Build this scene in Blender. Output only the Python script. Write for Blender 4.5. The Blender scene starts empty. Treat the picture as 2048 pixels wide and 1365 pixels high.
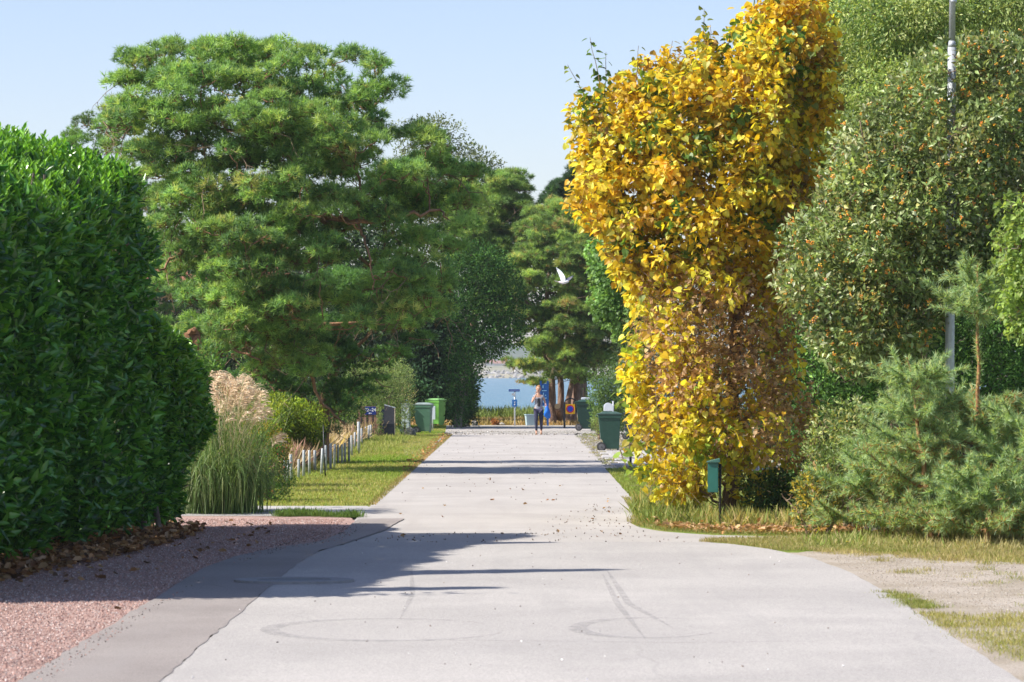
import bpy, bmesh, math, random
import numpy as np
from mathutils import Vector, Matrix

# ------------------------------------------------------------------ camera, sky, sun, exposure
SC = bpy.context.scene
C = SC.collection
R = math.radians
CAM_H, FPX = 2.1, 6200.0            # eye height in metres, focal length in photo pixels (photo 2048 wide)
cd = bpy.data.cameras.new('camera'); cam = bpy.data.objects.new('camera', cd); C.objects.link(cam)
cam.location = (0, 0, CAM_H)
cam.rotation_euler = (R(90) + math.atan(62.5/FPX), 0, math.atan(16/FPX))
cd.sensor_width = 36; cd.lens = 36*FPX/2048; cd.clip_start = .5; cd.clip_end = 20000
cd.dof.use_dof = True; cd.dof.focus_distance = 75; cd.dof.aperture_fstop = 7.0
SC.camera = cam

SUN_EL, SUN_BACK = R(42), R(14)     # the sun stands to the left and a little behind the camera
sdir = Vector((-math.cos(SUN_EL)*math.cos(SUN_BACK), -math.cos(SUN_EL)*math.sin(SUN_BACK), math.sin(SUN_EL)))
W = bpy.data.worlds.new('World'); SC.world = W; W.use_nodes = True
nt = W.node_tree; nt.nodes.clear()
sky = nt.nodes.new('ShaderNodeTexSky'); sky.sky_type = 'NISHITA'; sky.sun_disc = False
sky.sun_elevation = SUN_EL; sky.sun_rotation = math.atan2(sdir.x, sdir.y)
sky.air_density = 1.0; sky.dust_density = 0.6; sky.ozone_density = 3.0; sky.altitude = 10
bg = nt.nodes.new('ShaderNodeBackground'); bg.inputs[1].default_value = .104
ow = nt.nodes.new('ShaderNodeOutputWorld')
tint = nt.nodes.new('ShaderNodeMix'); tint.data_type = 'RGBA'; tint.blend_type = 'MULTIPLY'; tint.inputs[0].default_value = 1; tint.inputs[7].default_value = (.985, .875, .92, 1)
nt.links.new(sky.outputs[0], tint.inputs[6]); nt.links.new(tint.outputs[2], bg.inputs[0]); nt.links.new(bg.outputs[0], ow.inputs[0])
sl = bpy.data.lights.new('sun', 'SUN'); sl.energy = 4.6; sl.angle = R(.53); sl.color = (1, .945, .86)
so = bpy.data.objects.new('sun', sl); C.objects.link(so); so.location = (0, 0, 60)
so.rotation_euler = sdir.to_track_quat('Z', 'Y').to_euler()
SC.view_settings.view_transform = 'Standard'; SC.view_settings.look = 'None'
SC.view_settings.exposure = .95; SC.view_settings.gamma = 1; SC.view_settings.use_curve_mapping = False
SC.render.engine = 'CYCLES'
SC.cycles.max_bounces = 7; SC.cycles.diffuse_bounces = 4; SC.cycles.sample_clamp_indirect = 4; SC.cycles.glossy_bounces = 3
SC.cycles.transmission_bounces = 4; SC.cycles.volume_bounces = 0

# ------------------------------------------------------------------ helpers
def G(px, py, z=0.0):               # photo pixel -> point on the ground
    d = (CAM_H-z)*FPX/(py-745.0)
    return ((px-1040)/FPX*d, d)
def X(px, d): return (px-1040)/FPX*d
def Z(py, d): return CAM_H-(py-745)/FPX*d

MATS = {}
def nodes(m):
    m.use_nodes = True; n = m.node_tree; n.nodes.clear(); return n
def pbsdf(n, rough=.8, spec=.3):
    b = n.nodes.new('ShaderNodeBsdfPrincipled'); b.inputs['Roughness'].default_value = rough
    b.inputs['Specular IOR Level'].default_value = spec
    return b
def noise(n, vec, scale, detail=4, rough=.55):
    t = n.nodes.new('ShaderNodeTexNoise'); t.inputs['Scale'].default_value = scale
    t.inputs['Detail'].default_value = detail; t.inputs['Roughness'].default_value = rough
    n.links.new(vec, t.inputs['Vector']); return t.outputs['Fac']
def mapr(n, v, a, b, c=0., d=1.):
    t = n.nodes.new('ShaderNodeMapRange'); n.links.new(v, t.inputs[0])
    for i, q in enumerate((a, b, c, d)): t.inputs[i+1].default_value = q
    return t.outputs[0]
def mixc(n, f, a, b, mode='MIX'):
    t = n.nodes.new('ShaderNodeMix'); t.data_type = 'RGBA'; t.blend_type = mode
    for s, q in ((t.inputs[0], f), (t.inputs[6], a), (t.inputs[7], b)):
        if isinstance(q, (int, float)): s.default_value = q
        elif isinstance(q, tuple): s.default_value = (*q, 1)
        else: n.links.new(q, s)
    return t.outputs[2]
def bump(n, h, dist=.01, strength=1.):
    t = n.nodes.new('ShaderNodeBump'); t.inputs['Distance'].default_value = dist
    t.inputs['Strength'].default_value = strength; n.links.new(h, t.inputs['Height']); return t.outputs[0]
def finish(n, b):
    o = n.nodes.new('ShaderNodeOutputMaterial'); n.links.new(b, o.inputs[0])
def pos(n, kind='Object'):
    return n.nodes.new('ShaderNodeTexCoord').outputs[kind]

def paint(name, col, rough=.6, spec=.4, var=.12, scale=9, bumpd=0., metal=0., dirt=None):
    m = bpy.data.materials.new(name); n = nodes(m); p = pos(n); b = pbsdf(n, rough, spec)
    f = mapr(n, noise(n, p, scale), .3, .7)
    c = mixc(n, f, tuple(x*(1-var) for x in col), tuple(min(1, x*(1+var)) for x in col))
    if dirt: c = mixc(n, mapr(n, noise(n, p, scale*.45, 6, .7), .5, .75, 0, .8), c, dirt)
    n.links.new(c, b.inputs['Base Color']); b.inputs['Metallic'].default_value = metal
    n.links.new(mapr(n, noise(n, p, scale*2.3), .3, .7, max(0, rough-.1), min(1, rough+.1)), b.inputs['Roughness'])
    if bumpd: n.links.new(bump(n, noise(n, p, scale*4, 6, .6), bumpd), b.inputs['Normal'])
    finish(n, b.outputs[0]); return m

def ground_mat(name, stops, scale, fine=70, bumpd=.01, rough=.9, amp=.25, streak=None, cracks=None):
    """stops: colours blended by soft noise, fine grain on top, real bump."""
    m = bpy.data.materials.new(name); n = nodes(m); p = pos(n); b = pbsdf(n, rough, .2)
    c = stops[0]
    for i, q in enumerate(stops[1:]):
        c = mixc(n, mapr(n, noise(n, p, scale*(1+.8*i), 5, .62), .42, .62), c, q)
    g = mapr(n, noise(n, p, fine, 3, .7), .25, .75, 1-amp, 1+amp)
    cc = n.nodes.new('ShaderNodeCombineColor')
    for i in range(3): n.links.new(g, cc.inputs[i])
    c = mixc(n, 1., c, cc.outputs[0], 'MULTIPLY')
    if streak:
        mp = n.nodes.new('ShaderNodeMapping'); n.links.new(p, mp.inputs[0]); mp.inputs['Scale'].default_value = (1.3, .09, 1)
        c = mixc(n, mapr(n, noise(n, mp.outputs[0], 2.2, 6, .6), .5, .72, 0, streak[1]), c, streak[0])
    if cracks:
        nz = n.nodes.new('ShaderNodeTexNoise'); nz.inputs['Scale'].default_value = 1.1; nz.inputs['Detail'].default_value = 4; n.links.new(p, nz.inputs['Vector'])
        vm = n.nodes.new('ShaderNodeMixRGB'); vm.inputs[0].default_value = .25; n.links.new(p, vm.inputs[1]); n.links.new(nz.outputs['Color'], vm.inputs[2])
        vo = n.nodes.new('ShaderNodeTexVoronoi'); vo.feature = 'DISTANCE_TO_EDGE'; vo.inputs['Scale'].default_value = .42; n.links.new(vm.outputs[0], vo.inputs['Vector'])
        line = mapr(n, vo.outputs['Distance'], .0, .006, 1, 0); gate = mapr(n, noise(n, p, .35, 2), .5, .6, 0, cracks[1]); mm = n.nodes.new('ShaderNodeMath'); mm.operation = 'MULTIPLY'; n.links.new(line, mm.inputs[0]); n.links.new(gate, mm.inputs[1])
        c = mixc(n, mm.outputs[0], c, cracks[0])
        c = mixc(n, mapr(n, noise(n, p, .9, 7, .7), .58, .75, 0, .3), c, tuple(v*1.6 for v in cracks[0]))
    n.links.new(c, b.inputs['Base Color'])
    n.links.new(bump(n, noise(n, p, fine*.8, 5, .7), bumpd), b.inputs['Normal'])
    finish(n, b.outputs[0]); return m

def leaf_mat(name, rough=.5, spec=.35, transl=.35, tw=(1.15, 1.1, .55)):
    m = bpy.data.materials.new(name); n = nodes(m); transl = min(.5, transl*1.2)
    a = n.nodes.new('ShaderNodeAttribute'); a.attribute_name = 'Col'
    b = pbsdf(n, rough, spec); n.links.new(a.outputs['Color'], b.inputs['Base Color'])
    t = n.nodes.new('ShaderNodeBsdfTranslucent')
    n.links.new(mixc(n, 1., a.outputs['Color'], tw, 'MULTIPLY'), t.inputs[0])
    x = n.nodes.new('ShaderNodeMixShader'); x.inputs[0].default_value = transl
    n.links.new(b.outputs[0], x.inputs[1]); n.links.new(t.outputs[0], x.inputs[2]); finish(n, x.outputs[0]); return m
def bark_mat(name, a, b_, scale=14, bd=.02):
    m = bpy.data.materials.new(name); n = nodes(m); p = pos(n)
    mp = n.nodes.new('ShaderNodeMapping'); n.links.new(p, mp.inputs[0]); mp.inputs['Scale'].default_value = (1, 1, .3)
    b = pbsdf(n, .95, .1); f = noise(n, mp.outputs[0], scale, 6, .7)
    n.links.new(mixc(n, mapr(n, f, .4, .6), a, b_), b.inputs['Base Color'])
    n.links.new(bump(n, f, bd), b.inputs['Normal']); finish(n, b.outputs[0]); return m

def link_mesh(name, me, mat=None, parent=None):
    o = bpy.data.objects.new(name, me); C.objects.link(o)
    if mat is not None and not len(me.materials):
        for q in (mat if isinstance(mat, (list, tuple)) else [mat]): me.materials.append(q)
    if parent is not None: o.parent = parent
    return o
def tag(o, label=None, cat=None, group=None, kind=None):
    if label: o['label'] = label
    if cat: o['category'] = cat
    if group: o['group'] = group
    if kind: o['kind'] = kind
    return o
def empty(name, loc=(0, 0, 0), rz=0., label=None, cat=None, group=None):
    o = bpy.data.objects.new(name, None); C.objects.link(o); o.location = loc; o.rotation_euler = (0, 0, rz)
    o.empty_display_size = .3
    return tag(o, label, cat, group)

def raw_mesh(name, V, F, smooth=False, col=None):
    """V (n,3) array, F list of (m,k) int arrays"""
    me = bpy.data.meshes.new(name); V = np.asarray(V, np.float32)
    me.vertices.add(len(V)); me.vertices.foreach_set('co', V.ravel())
    if not isinstance(F, list): F = [F]
    F = [np.asarray(f, np.int32) for f in F if len(f)]
    tot = np.concatenate([np.full(len(f), f.shape[1], np.int32) for f in F])
    idx = np.concatenate([f.ravel() for f in F])
    me.loops.add(len(idx)); me.loops.foreach_set('vertex_index', idx)
    me.polygons.add(len(tot)); st = np.concatenate([[0], np.cumsum(tot)[:-1]]).astype(np.int32)
    me.polygons.foreach_set('loop_start', st); me.polygons.foreach_set('loop_total', tot)
    me.polygons.foreach_set('use_smooth', np.full(len(tot), smooth))
    if col is not None:
        a = me.color_attributes.new('Col', 'FLOAT_COLOR', 'POINT')
        a.data.foreach_set('color', np.concatenate([col, np.ones((len(col), 1))], 1).astype(np.float32).ravel())
    me.update(calc_edges=True); return me

class MB:                            # collects boxes, tubes, discs in one bmesh; build() links ONE object
    def __init__(s): s.b = bmesh.new()
    def box(s, lo, hi, mi=0, rot=None, taper=None):
        (x0, y0, z0), (x1, y1, z1) = lo, hi
        c = [(x0, y0, z0), (x1, y0, z0), (x1, y1, z0), (x0, y1, z0), (x0, y0, z1), (x1, y0, z1), (x1, y1, z1), (x0, y1, z1)]
        if taper:
            cx, cy = (x0+x1)/2, (y0+y1)/2
            c = [((cx+(x-cx)*taper[0]) if i < 4 else x, (cy+(y-cy)*taper[1]) if i < 4 else y, z) for i, (x, y, z) in enumerate(c)]
        if rot is not None: c = [rot @ Vector(v) for v in c]
        v = [s.b.verts.new(q) for q in c]
        for f in ((0, 3, 2, 1), (4, 5, 6, 7), (0, 1, 5, 4), (1, 2, 6, 5), (2, 3, 7, 6), (3, 0, 4, 7)):
            fc = s.b.faces.new([v[i] for i in f]); fc.material_index = mi
        return s
    def tube(s, pts, rad, n=8, mi=0, cap=True):
        pts = [Vector(p) for p in pts]; rings = []
        if isinstance(rad, (int, float)): rad = [rad]*len(pts)
        for i, p in enumerate(pts):
            t = (pts[min(i+1, len(pts)-1)]-pts[max(i-1, 0)]).normalized()
            a = t.cross(Vector((0, 0, 1)) if abs(t.z) < .9 else Vector((1, 0, 0))).normalized(); b = t.cross(a)
            rings.append([s.b.verts.new(p+(a*math.cos(k*2*math.pi/n)+b*math.sin(k*2*math.pi/n))*rad[i]) for k in range(n)])
        for q in range(len(rings)-1):
            for k in range(n):
                f = s.b.faces.new([rings[q][k], rings[q][(k+1) % n], rings[q+1][(k+1) % n], rings[q+1][k]]); f.material_index = mi; f.smooth = True
        if cap:
            for r in (rings[0], rings[-1]):
                f = s.b.faces.new(r); f.material_index = mi
        return s
    def poly(s, pts, mi=0):
        f = s.b.faces.new([s.b.verts.new(p) for p in pts]); f.material_index = mi; return s
    def prism(s, pts, vec, mi=0):   # closed extrusion of a polygon (list of 3-vectors) along vec
        a = [s.b.verts.new(p) for p in pts]; b = [s.b.verts.new(Vector(p)+Vector(vec)) for p in pts]; n = len(a)
        for f in [list(reversed(a)), b]+[[a[i], a[(i+1) % n], b[(i+1) % n], b[i]] for i in range(n)]:
            q = s.b.faces.new(f); q.material_index = mi
        return s
    def build(s, name, mat, parent=None, bevel=0.):
        bmesh.ops.recalc_face_normals(s.b, faces=s.b.faces[:])
        if bevel:
            bmesh.ops.bevel(s.b, geom=s.b.edges[:], offset=bevel, segments=2, affect='EDGES', clamp_overlap=True)
        me = bpy.data.meshes.new(name); s.b.to_mesh(me); s.b.free()
        return link_mesh(name, me, mat, parent)

def ripple(pts, step, amp, rng):     # subdivides a closed outline and makes its edge uneven
    out = []
    for i in range(len(pts)):
        a, b = np.array(pts[i]), np.array(pts[(i+1) % len(pts)]); L = np.hypot(*(b-a)); k = max(1, int(L/step))
        nrm = np.array([-(b-a)[1], (b-a)[0]])/max(L, 1e-6)
        for j in range(k):
            out.append(a+(b-a)*j/k+nrm*rng.normal(0, amp)*(0 if j == 0 else 1))
    return out
def sheet(name, pts, z, mat, step=.35, amp=.03, kind='structure', seed=0, parent=None):
    rng = np.random.default_rng(seed)
    P = ripple(pts, step, amp, rng) if amp else pts
    b = bmesh.new(); f = b.faces.new([b.verts.new((p[0], p[1], z)) for p in P])
    if f.calc_area() and (f.normal_update() or f.normal.z < 0): f.normal_flip()
    bmesh.ops.triangulate(b, faces=b.faces[:])
    me = bpy.data.meshes.new(name); b.to_mesh(me); b.free()
    o = link_mesh(name, me, mat, parent); o['kind'] = kind; return o

def inpoly(P, Q):
    P = np.asarray(P, float); x, y = Q[:, 0], Q[:, 1]; ins = np.zeros(len(Q), bool)
    for i in range(len(P)):
        (x0, y0), (x1, y1) = P[i-1], P[i]
        c = ((y0 > y) != (y1 > y)) & (x < (x1-x0)*(y-y0)/((y1-y0) if y1 != y0 else 1e-9)+x0); ins ^= c
    return ins
def edgedist(P, Q):
    P = np.asarray(P, float); best = np.full(len(Q), 1e9)
    for i in range(len(P)):
        a, b = P[i-1], P[i]; ab = b-a; t = np.clip(((Q-a)@ab)/max(ab@ab, 1e-9), 0, 1)
        best = np.minimum(best, np.linalg.norm(Q-(a+t[:, None]*ab), axis=1))
    return best
def unit(v): return v/np.maximum(np.linalg.norm(v, axis=-1, keepdims=True), 1e-9)
def rdirs(rng, n): return unit(rng.normal(size=(n, 3)))
def sample_poly(P, n, rng):
    P = np.asarray(P, float); lo, hi = P.min(0), P.max(0); out = []
    k = 0
    while k < n:
        q = rng.uniform(lo, hi, (n*2+50, 2)); q = q[inpoly(P, q)]; out.append(q); k += len(q)
    return np.concatenate(out)[:n]

# ---- leaf templates: x across, y along, z out of the leaf
T_OVAL = (np.array([(0, 0, 0), (-.2, .45, .07), (.2, .45, .07), (0, .5, 0), (0, 1, -.1)]), [np.array([(0, 3, 1), (0, 2, 3), (1, 3, 4), (3, 2, 4)])])
T_SIMPLE = (np.array([(0, 0, 0), (-.27, .45, .05), (.27, .45, .05), (0, 1, -.05)]), [np.array([(0, 2, 1), (1, 2, 3)])])
T_HEART = (np.array([(0, .08, 0), (-.3, -.05, .05), (-.48, .2, .09), (-.40, .55, .07), (-.17, .84, .0), (0, 1.06, -.12), (.17, .84, .0), (.40, .55, .07), (.48, .2, .09), (.3, -.05, .05), (0, .45, -.01)]),
           [np.array([(0, 10, 1), (1, 10, 2), (2, 10, 3), (3, 10, 4), (4, 10, 5), (5, 10, 6), (6, 10, 7), (7, 10, 8), (8, 10, 9), (9, 10, 0)])])
T_CURL = (np.array([(0, 0, 0), (-.3, .3, .25), (.28, .35, .2), (-.22, .75, .3), (.25, .7, .12), (0, .95, .1), (0, .45, -.05)]),
          [np.array([(0, 6, 1), (0, 2, 6), (1, 6, 3), (2, 4, 6), (3, 6, 5), (4, 5, 6)])])
T_LONG = (np.array([(0, 0, 0), (-.15, .4, .05), (.15, .4, .05), (0, .45, -.01), (-.11, .75, .02), (.11, .75, .02), (0, 1, -.12)]),
          [np.array([(0, 3, 1), (0, 2, 3), (1, 3, 6), (3, 2, 6), (1, 6, 4), (2, 5, 6)])])
def tuft_template(seed, n=11, w=.11, spread=75):
    r = np.random.default_rng(seed); V = []; F = []
    for i in range(n):
        a, e = i*2.4+r.uniform(-.3, .3), R(spread)*math.sqrt((i+.5)/n); L = r.uniform(.7, 1)
        dr = np.array([math.sin(e)*math.cos(a), math.cos(e), math.sin(e)*math.sin(a)])
        sd = unit(np.cross(dr, r.normal(size=3))); o = np.array([0, r.uniform(-.3, .1), 0])
        k = len(V); V += [o-sd*w/2, o+sd*w/2, o+dr*L]; F.append((k, k+1, k+2))
    return np.array(V), [np.array(F)]
TUFTS = [tuft_template(i) for i in range(3)]

def frames(axis, nrm):
    y = unit(axis); x = unit(np.cross(y, nrm)); z = np.cross(x, y); return x, y, z
def leaves(name, mat, P, A, N, S, col, tmpl, parent=None, kind=None, picks=0, view=(0, 0, CAM_H), wid=1.):
    """one mesh of leaves; the `picks` that show largest become leaf objects of their own"""
    x, y, z = frames(A, N); x = x*wid
    if picks:
        v = unit(P-np.array(view)); face = np.abs((z*v).sum(1))
        dep = np.zeros(len(P))
        # keep only the leaf nearest the camera in every small cell of the view
        u = np.stack([P[:, 0]/P[:, 1], (P[:, 2]-CAM_H)/P[:, 1]], 1)*FPX
        ins = (u[:, 0] > -1030) & (u[:, 0] < 1000) & (u[:, 1] < 740)
        key = (np.floor(u[:, 0]/22).astype(int)*10000+np.floor(u[:, 1]/22).astype(int))
        order = np.lexsort((P[:, 1], key)); first = np.ones(len(P), bool); first[1:] = key[order][1:] != key[order][:-1]
        cand = order[first]; cand = cand[ins[cand]]
        sc = S[cand]*S[cand]*face[cand]/P[cand, 1]**2
        pick = cand[np.argsort(-sc)[:picks]]; keep = np.ones(len(P), bool); keep[pick] = False
        variants = []
        for q in range(min(10, len(pick))):
            c = col[pick[int(q*len(pick)/10)]]
            variants.append(raw_mesh('leaf', tmpl[0], [f.copy() for f in tmpl[1]], False, np.repeat(c[None], len(tmpl[0]), 0)))
            variants[-1].materials.append(mat)
        vc = np.array([col[pick[int(q*len(pick)/10)]] for q in range(len(variants))])
        for i in pick:
            me = variants[int(np.argmin(((vc-col[i])**2).sum(1)))]
            o = bpy.data.objects.new('leaf', me); C.objects.link(o); o.parent = parent
            M = Matrix([list(x[i]*S[i])+[P[i, 0]], list(y[i]*S[i])+[P[i, 1]], list(z[i]*S[i])+[P[i, 2]], [0, 0, 0, 1]])
            if parent is not None: M = Matrix.Translation(-Vector(parent.location)) @ M
            o.matrix_basis = M
        P, S, col, x, y, z = P[keep], S[keep], col[keep], x[keep], y[keep], z[keep]
    T, F = tmpl; k = len(T)
    V = P[:, None]+S[:, None, None]*(T[None, :, :1]*x[:, None]+T[None, :, 1:2]*y[:, None]+T[None, :, 2:]*z[:, None])
    if parent is not None: V = V-np.array(parent.location)
    n = len(P); FF = [(f[None]+np.arange(n)[:, None, None]*k).reshape(-1, f.shape[1]) for f in F]
    me = raw_mesh(name, V.reshape(-1, 3), FF, False, np.repeat(col, k, 0))
    o = link_mesh(name, me, mat, parent)
    if kind: o['kind'] = kind
    return o

def clumps(poly, d, dr, n, r0, r1, rng, flat=1., holes=(), front=.5, fit=.9):
    """clump centres inside a photo-space outline standing at distance d, spread through a real depth"""
    s = FPX/d; P = np.asarray(poly, float); C0 = sample_poly(P, n*5, rng)
    for h in holes: C0 = C0[~inpoly(h, C0)]
    e = edgedist(P, C0); mx = e.max(); out = []
    pick = [0]
    c = C0/np.array([s, s]); D = np.linalg.norm(c-c[0], axis=1)
    for _ in range(n-1):
        # spread the clumps evenly but not regularly
        cand = rng.integers(0, len(C0), 7); j = cand[np.argmax(D[cand])]; pick.append(j); D = np.minimum(D, np.linalg.norm(c-c[j], axis=1))
    q = C0[pick]; e = e[pick]; t = np.clip(e/mx, 0, 1)
    th = dr*np.sqrt(1-(1-t)**2); v = rng.uniform(-1, 1, len(q)); v = np.where(rng.random(len(q)) < front, -np.abs(v)**.5, v)*th
    rad = np.minimum(rng.uniform(r0, r1, len(q)), e/s*fit+r0*.55)
    dd = d+v
    return np.stack([X(q[:, 0], dd), dd, Z(q[:, 1], dd)], 1), rad, q

def fol(cl, per, rng, flat=1., size=(.1, .15), updown=.35, outer=.5, jit=.6, dens=True):
    """leaf positions on the shells of the clumps"""
    c, r, _ = cl; w = (r/np.mean(r))**2; cnt = np.maximum(4, (per*w).astype(int))
    i = np.repeat(np.arange(len(c)), cnt); n = len(i); u = rdirs(rng, n)
    rr = r[i]*(outer+(1.10-outer)*rng.random(n)**.6)
    # lobed clump surface
    lob = 1+.22*np.sin(u[:, 0]*5+i)*np.sin(u[:, 2]*6+i*1.7)+.12*np.sin(u[:, 1]*11+i*.6)
    off = u*(rr*lob)[:, None]; off[:, 2] *= flat
    P = c[i]+off; A = unit(u+rng.normal(0, jit, (n, 3))+np.array([0, 0, updown])); N = unit(u*.6+rng.normal(0, .6, (n, 3))+np.array([0, 0, .7]))
    return P, A, N, rng.uniform(size[0], size[1], n), i, u
def palette(pal, wts, i, rng, clump_var=.25, leaf_var=.18, rows=None):
    pal = np.array(pal, float); n = len(i); K = i.max()+1; w = np.array(wts, float); w /= w.sum()
    base = rng.choice(len(pal), K, p=w)[i]; own = rng.choice(len(pal), n, p=w)
    c = np.where((rng.random(n) < .55)[:, None], pal[base], pal[own])
    return np.clip(c*(1+rng.normal(0, clump_var, K))[i][:, None].clip(.55, 1.6)*(1+rng.normal(0, leaf_var, n))[:, None].clip(.5, 1.6), .003, .95)

def tubes_mesh(name, paths, mat, parent=None, n=6):
    V = []; F = []; k = 0
    for pts, rad in paths:
        pts = np.asarray(pts, float); t = unit(np.gradient(pts, axis=0)); up = np.where(np.abs(t[:, 2:3]) < .9, [[0, 0, 1.]], [[1., 0, 0]])
        a = unit(np.cross(t, up)); b = np.cross(t, a); ang = np.arange(n)*2*math.pi/n
        ring = pts[:, None]+np.asarray(rad)[:, None, None]*(np.cos(ang)[None, :, None]*a[:, None]+np.sin(ang)[None, :, None]*b[:, None])
        m = len(pts); V.append(ring.reshape(-1, 3))
        i = np.arange(m-1)[:, None]*n; j = np.arange(n)[None]; j2 = (j+1) % n
        F.append((np.stack([i+j, i+j2, i+n+j2, i+n+j], -1).reshape(-1, 4))+k); k += m*n
    V = np.concatenate(V)
    if parent is not None: V = V-np.array(parent.location)
    return link_mesh(name, raw_mesh(name, V, [np.concatenate(F)], True), mat, parent)
def bend(pts, m, rng, amp):          # smooth a polyline into m points with wobble
    pts = np.asarray(pts, float); L = np.concatenate([[0], np.cumsum(np.linalg.norm(np.diff(pts, axis=0), axis=1))]); t = np.linspace(0, L[-1], m)
    q = np.stack([np.interp(t, L, pts[:, k]) for k in range(3)], 1)
    q[1:-1] += rng.normal(0, amp, (m-2, 3)); return q
def skeleton(root, trunks, limbs, cl, rng, mt, mb=None, r_tw=(.045, .012), trunk_name='trunk', sag=.12):
    """trunks / limbs: lists of (points, r_start, r_end). A branch runs from the nearest limb point to every clump."""
    mb = mb or mt; nodesP = []; nodesR = []
    for pts, r0, r1 in trunks:
        q = bend(pts, max(6, len(pts)*4), rng, r0*.12); r = np.linspace(r0, r1, len(q)); r[0] *= 1.25
        tubes_mesh(trunk_name, [(q, r)], mt, root, 12); nodesP.append(q[len(q)//4:]); nodesR.append(r[len(q)//4:])
    paths = []
    for pts, r0, r1 in limbs:
        q = bend(pts, max(7, len(pts)*4), rng, r0*.5); r = np.linspace(r0, r1, len(q)); paths.append((q, r)); nodesP.append(q); nodesR.append(r)
    NP_ = np.concatenate(nodesP); NR = np.concatenate(nodesR)
    for c in cl[0]:
        cost = np.linalg.norm(NP_-c, axis=1)+np.maximum(0, NP_[:, 2]-c[2]+.1)*1.2; j = int(np.argmin(cost))
        a = NP_[j]; mid = (a+c)/2+np.array([0, 0, -sag*np.linalg.norm(c-a)]); q = bend([a, mid, c], 7, rng, .03*np.linalg.norm(c-a)+.01)
        r = np.linspace(min(r_tw[0], NR[j]*.8), r_tw[1], 7); paths.append((q, r))
        NP_ = np.concatenate([NP_, q[2:]]); NR = np.concatenate([NR, r[2:]])
    if paths: tubes_mesh('branches', paths, mb, root, 5)
# ------------------------------------------------------------------ ground, roads, water
M_soil = ground_mat('soil_green', [(.07, .085, .03), (.12, .10, .05), (.05, .07, .02)], 1.2, 40, .03)
M_lawn = ground_mat('lawn', [(.18, .24, .04), (.28, .26, .08), (.16, .23, .03)], .55, 60, .02, amp=.35)
M_dry = ground_mat('dry_grass', [(.34, .25, .11), (.27, .24, .10), (.40, .30, .15)], .6, 50, .03)
M_road = ground_mat('aged_asphalt', [(.375, .353, .33), (.41, .386, .36), (.345, .325, .305)], .22, 75, .006, amp=.42, streak=((.31, .295, .28), .4), cracks=((.23, .22, .21), .28))
M_road2 = ground_mat('aged_asphalt_far', [(.395, .368, .34), (.425, .397, .367), (.36, .335, .31)], .3, 45, .006, amp=.16, streak=((.33, .30, .275), .4), cracks=((.23, .21, .195), .3))
M_strip = ground_mat('dark_asphalt', [(.275, .245, .225), (.30, .268, .248), (.25, .222, .205)], .35, 75, .006, amp=.4, streak=((.27, .245, .23), .5), cracks=((.12, .11, .10), .5))
M_gravel_pink = ground_mat('pink_gravel', [(.42, .28, .24), (.46, .325, .28), (.36, .24, .205)], .5, 38, .03, amp=.5)
M_gravel_pale = ground_mat('pale_gravel', [(.40, .345, .285), (.44, .385, .32), (.34, .29, .225)], .5, 45, .02, amp=.35)
M_apron = ground_mat('gravel_apron', [(.37, .35, .32), (.42, .395, .36), (.24, .225, .19)], .8, 40, .02, amp=.35)
M_slab = ground_mat('pale_paving', [(.38, .365, .35), (.42, .40, .385)], .6, 40, .005, amp=.12)
M_rock = ground_mat('granite', [(.25, .235, .22), (.35, .33, .31), (.16, .15, .14)], 2.5, 30, .03)
M_sand = ground_mat('shore_sand', [(.36, .30, .2), (.3, .26, .17)], .5, 20, .02)

# terrain: flat land that slopes into the water beyond the cross street
xs = [-900, -60, -12, 0, 12, 60, 900]; ys = [-300, 0, 60, 122, 137, 142, 150, 400]; zs = [-.04, -.04, -.04, -.04, -.06, -.5, -2.2, -6]
V = [(x, y, z) for y, z in zip(ys, zs) for x in xs]; nx = len(xs)
F = [(j*nx+i, j*nx+i+1, (j+1)*nx+i+1, (j+1)*nx+i) for j in range(len(ys)-1) for i in range(nx-1)]
link_mesh('ground', raw_mesh('ground', V, [np.array(F)]), M_soil)['kind'] = 'structure'

L0 = -2.35
road_far = [(-2.2, 37.9), (-2.28, 41), (L0, 44.6), (L0, 60), (-2.33, 80), (-2.38, 104), (-2.45, 112), (2.1, 112), (1.85, 104), (1.9, 80), (1.88, 60), (1.9, 52), (1.75, 46), (1.55, 43.4), (1.62, 42), (1.9, 40.9), (2.5, 40), (3.4, 39.7), (3.5, 39.3), (2.4, 38.9), (2.3, 37.9)]
sheet('road', road_far, .0, M_road2, .3, .02, seed=2)
junction = [(-2.45, 2), (-2.45, 34), (-2.38, 36), (-2.22, 37.4), (-2.0, 38.25), (2.25, 38.3), (2.55, 37.9), (2.95, 36.8), (3.3, 35), (3.46, 32.5), (3.5, 29.3), (3.42, 24), (3.4, 21), (3.6, 2)]
sheet('road_junction', junction, .006, M_road, .3, .008, seed=3)
strip = [(-3.45, 2), (-3.4, 21), (-3.38, 33.2), (-3.25, 35.2), (-2.9, 37.1), (-2.48, 38.3), (-2.3, 40.5), (-2.33, 44.3), (-1.66, 44.4), (-1.8, 41), (-2.1, 38.3), (-2.36, 36.2), (-2.44, 34), (-2.44, 2)]
sheet('asphalt_strip', strip, .010, M_strip, .3, .010, seed=4)
gravel = [(-16, 2), (-16, 45.9), (-2.5, 45.9), (-2.28, 43), (-2.3, 41), (-2.44, 38.5), (-2.85, 37.2), (-3.2, 35.4), (-3.35, 33), (-3.38, 2)]
sheet('gravel_drive', gravel, -.004, M_gravel_pink, .25, .03, seed=5)
sheet('garden_path', [(-14, 45.6), (-14, 48.7), (-2.4, 48.7), (-2.2, 47.2), (-2.3, 45.3)], .001, M_slab, .4, .02, seed=6)
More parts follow.
